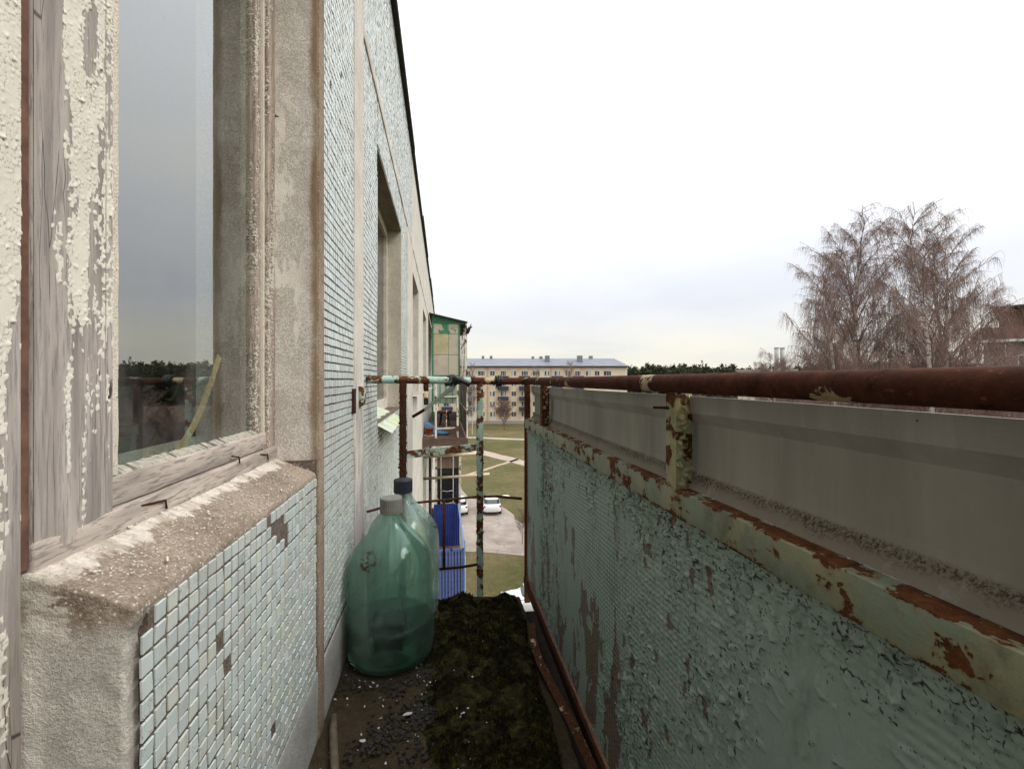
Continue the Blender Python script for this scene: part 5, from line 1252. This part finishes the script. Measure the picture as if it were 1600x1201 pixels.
for i in range(13):
    a_ = radians(21 + 2.1 * i); d_ = random.uniform(48, 95); s_ = random.uniform(1.0, 1.3)
    place_tree('bare_bush', BT, (d_ * sin(a_), d_ * cos(a_), GZ), random.random() * 6, (s_ * 1.5, s_ * 1.5, s_), 'leafless bush on the lawn beyond the railing', 'bush', 'bushes on the far lawn')
for i in range(16):
    bush_at(1205 + 28 * i + random.uniform(-10, 10), random.uniform(30, 46), random.uniform(1.3, 1.55), 'leafless bush in the thicket under the birches', 1.2, grp='bushes under the birches')

# pine wood on the horizon: one mass
k = NM('pine_wood'); k.P(Base_Color=k.mix(k.noise(.25, 4), (.020, .028, .016), (.060, .062, .036)), Roughness=.95); k.b.inputs['Specular IOR Level'].default_value = .05
M_pine = k.m
fo = MB(); r0 = np.random.default_rng(5); nt = 1500
az = r0.uniform(radians(-16), radians(88), nt); R_ = r0.uniform(235, 330, nt); Ht = r0.normal(18.3, 1.0, nt) + 1.6 * np.sin(az * 17) * .5 + (R_ - 235) * .012
bx, by = R_ * np.sin(az), R_ * np.cos(az)
nc = 60
cu = r0.normal(0, 1, (nt, nc, 3)); cu /= np.linalg.norm(cu, axis=2, keepdims=True); rad = r0.random((nt, nc, 1)) ** .4
cr = np.stack([r0.uniform(1.8, 3.2, nt)] * 2 + [r0.uniform(2.6, 4.4, nt)], 1)
ctr = np.stack([bx, by, GZ + Ht - cr[:, 2]], 1)
cc = ctr[:, None] + cu * rad * cr[:, None]
s_ = r0.uniform(.35, .8, (nt, nc, 1)); N_ = lambda *a: np.clip(r0.normal(0, 1, a), -1.4, 1.4)
o1 = N_(nt, nc, 3) * s_; o2 = N_(nt, nc, 3) * s_; o3 = N_(nt, nc, 3) * s_ * .6
V = np.stack([cc + o1, cc + o2, cc - o1 * .6 - o2 * .5, cc + o3], 2).reshape(-1, 3); b = np.arange(nt * nc)[:, None, None] * 4
fo.add(V, (b + np.array([(0, 1, 2), (0, 1, 3), (1, 2, 3), (2, 0, 3)])[None]).reshape(-1, 3))
low = np.stack([bx, by, np.full(nt, GZ + 6.)], 1)[:, None] + N_(nt, 10, 3) * np.array([3, 3, 3.]); o1 = N_(nt, 10, 3) * 2.; o2 = N_(nt, 10, 3) * 2.
V = np.stack([low + o1, low + o2, low - o1 - o2], 2).reshape(-1, 3); fo.add(V, np.arange(len(V)).reshape(-1, 3))
T0 = np.stack([bx, by, np.full(nt, GZ)], 1); fo.tubes(np.stack([T0, ctr], 1), np.array([.28, .18])[None].repeat(nt, 0), 4)
tag(fo.build('pine_wood', M_pine, kind='stuff'), 'dark green pine wood along the horizon', 'wood')

# ------------------------------------------------------------------ buildings to the right
M_brick = simple('red_brown_panel', (.17, .095, .075), .85, .25, 1.2); M_grayw = simple('grey_panel_wall', (.25, .235, .22), .9, .15, .8)
c0 = pxpos(1537, 40)
rb = thing('brown_building', 'red brown building with a balcony ledge at the right edge behind the birches', 'apartment building', c0, -radians(57))
def rbx(lo, hi, nm, mt): return MB().box(lo, hi).build(nm, mt, rb, local=True)
rbx((0, 0, 0), (24, 11, 16.0), 'wall', M_grayw); rbx((-.25, -.9, 16.01), (24.2, 11, 16.22), 'ledge', M_wht); rbx((-.1, -.85, 16.23), (24, -.75, 17.25), 'parapet', M_brick)
rbx((.9, 0, 16.23), (24, 11, 18.8), 'wall', M_brick); rbx((.5, -.9, 18.81), (24.2, 11, 19.0), 'roof', M_roofedge); rbx((2.3, -.84, 17.26), (2.45, -.70, 18.8), 'post', M_trim)
for x_ in (2.0, 5.2, 8.4, 11.6):
    for z_ in (2.5, 5.3, 8.1, 10.9, 14.2):
        w_ = MB().box((x_, -.04, z_ - .75), (x_ + 1.8, .02, z_ + .75)).build('window', M_wht, rb, local=True)
        q = MB(); q.box((x_ + .08, -.045, z_ - .67), (x_ + .86, -.03, z_ + .67)); q.box((x_ + .94, -.045, z_ - .67), (x_ + 1.72, -.03, z_ + .67)); q.build('pane', M_fpane, w_, local=True)
q = MB(); q.box((2.6, -.03, 17.3), (6.5, .0, 18.6)); q.build('glazing', M_fpane, rb, local=True)
c0 = pxpos(1188, 60)
pbd = thing('pale_building', 'beige flat roofed building mostly hidden by the railing left of the birches', 'building', c0, -YAW)
MB().box((0, 0, 0), (4.6, 6, 13.95)).build('wall', M_cream, pbd, local=True); MB().box((-.2, -.2, 13.96), (4.8, 6.2, 14.2)).build('roof', M_socle, pbd, local=True)
M_silver = simple('silver_pipe', (.34, .33, .31), .6, .2, 2)
c0 = pxpos(1228.5, 59)
cp_ = thing('chimney_pipes', 'pair of silver vent pipes standing on the beige flat roof', 'chimney', (c0[0], c0[1], GZ + 14.2))
for dx in (-.42, .42):
    p_ = MB().tubes(np.array([(dx, 1.2, 0.01), (dx, 1.2, 2.69)]), .27, 14, True).build('pipe', M_silver, cp_, True, local=True)
    MB().tubes(np.array([(dx, 1.2, 2.70), (dx, 1.2, 2.80)]), .31, 14, True).build('pipe_cap', M_silver, p_, True, local=True)
MB().box((-.5, 1.1, 1.3), (.5, 1.18, 1.42)).build('clamp', M_socle, cp_, local=True)
c0 = pxpos(1075, 105)
rh = thing('red_roof_house', 'low house with a red roof out beyond the railing', 'house', c0, -YAW)
MB().box((-16, 0, 0), (14, 9, 4.5)).build('wall', M_froof, rh, local=True)
MB().extrude([(-.6, 4.51), (9.6, 4.51), (4.5, 7.4)], -16.5, 14.5, 0).build('roof', simple('red_tiles', (.085, .042, .035), .8, .2, 1), rh, local=True)
for x_ in (-13, -8, -3, 2, 7):
    w_ = MB().box((x_, -.04, 1.5), (x_ + 1.6, .02, 3.3)).build('window', M_socle, rh, local=True); MB().box((x_ + .12, -.045, 1.62), (x_ + 1.48, -.03, 3.18)).build('pane', M_fpane, w_, local=True)
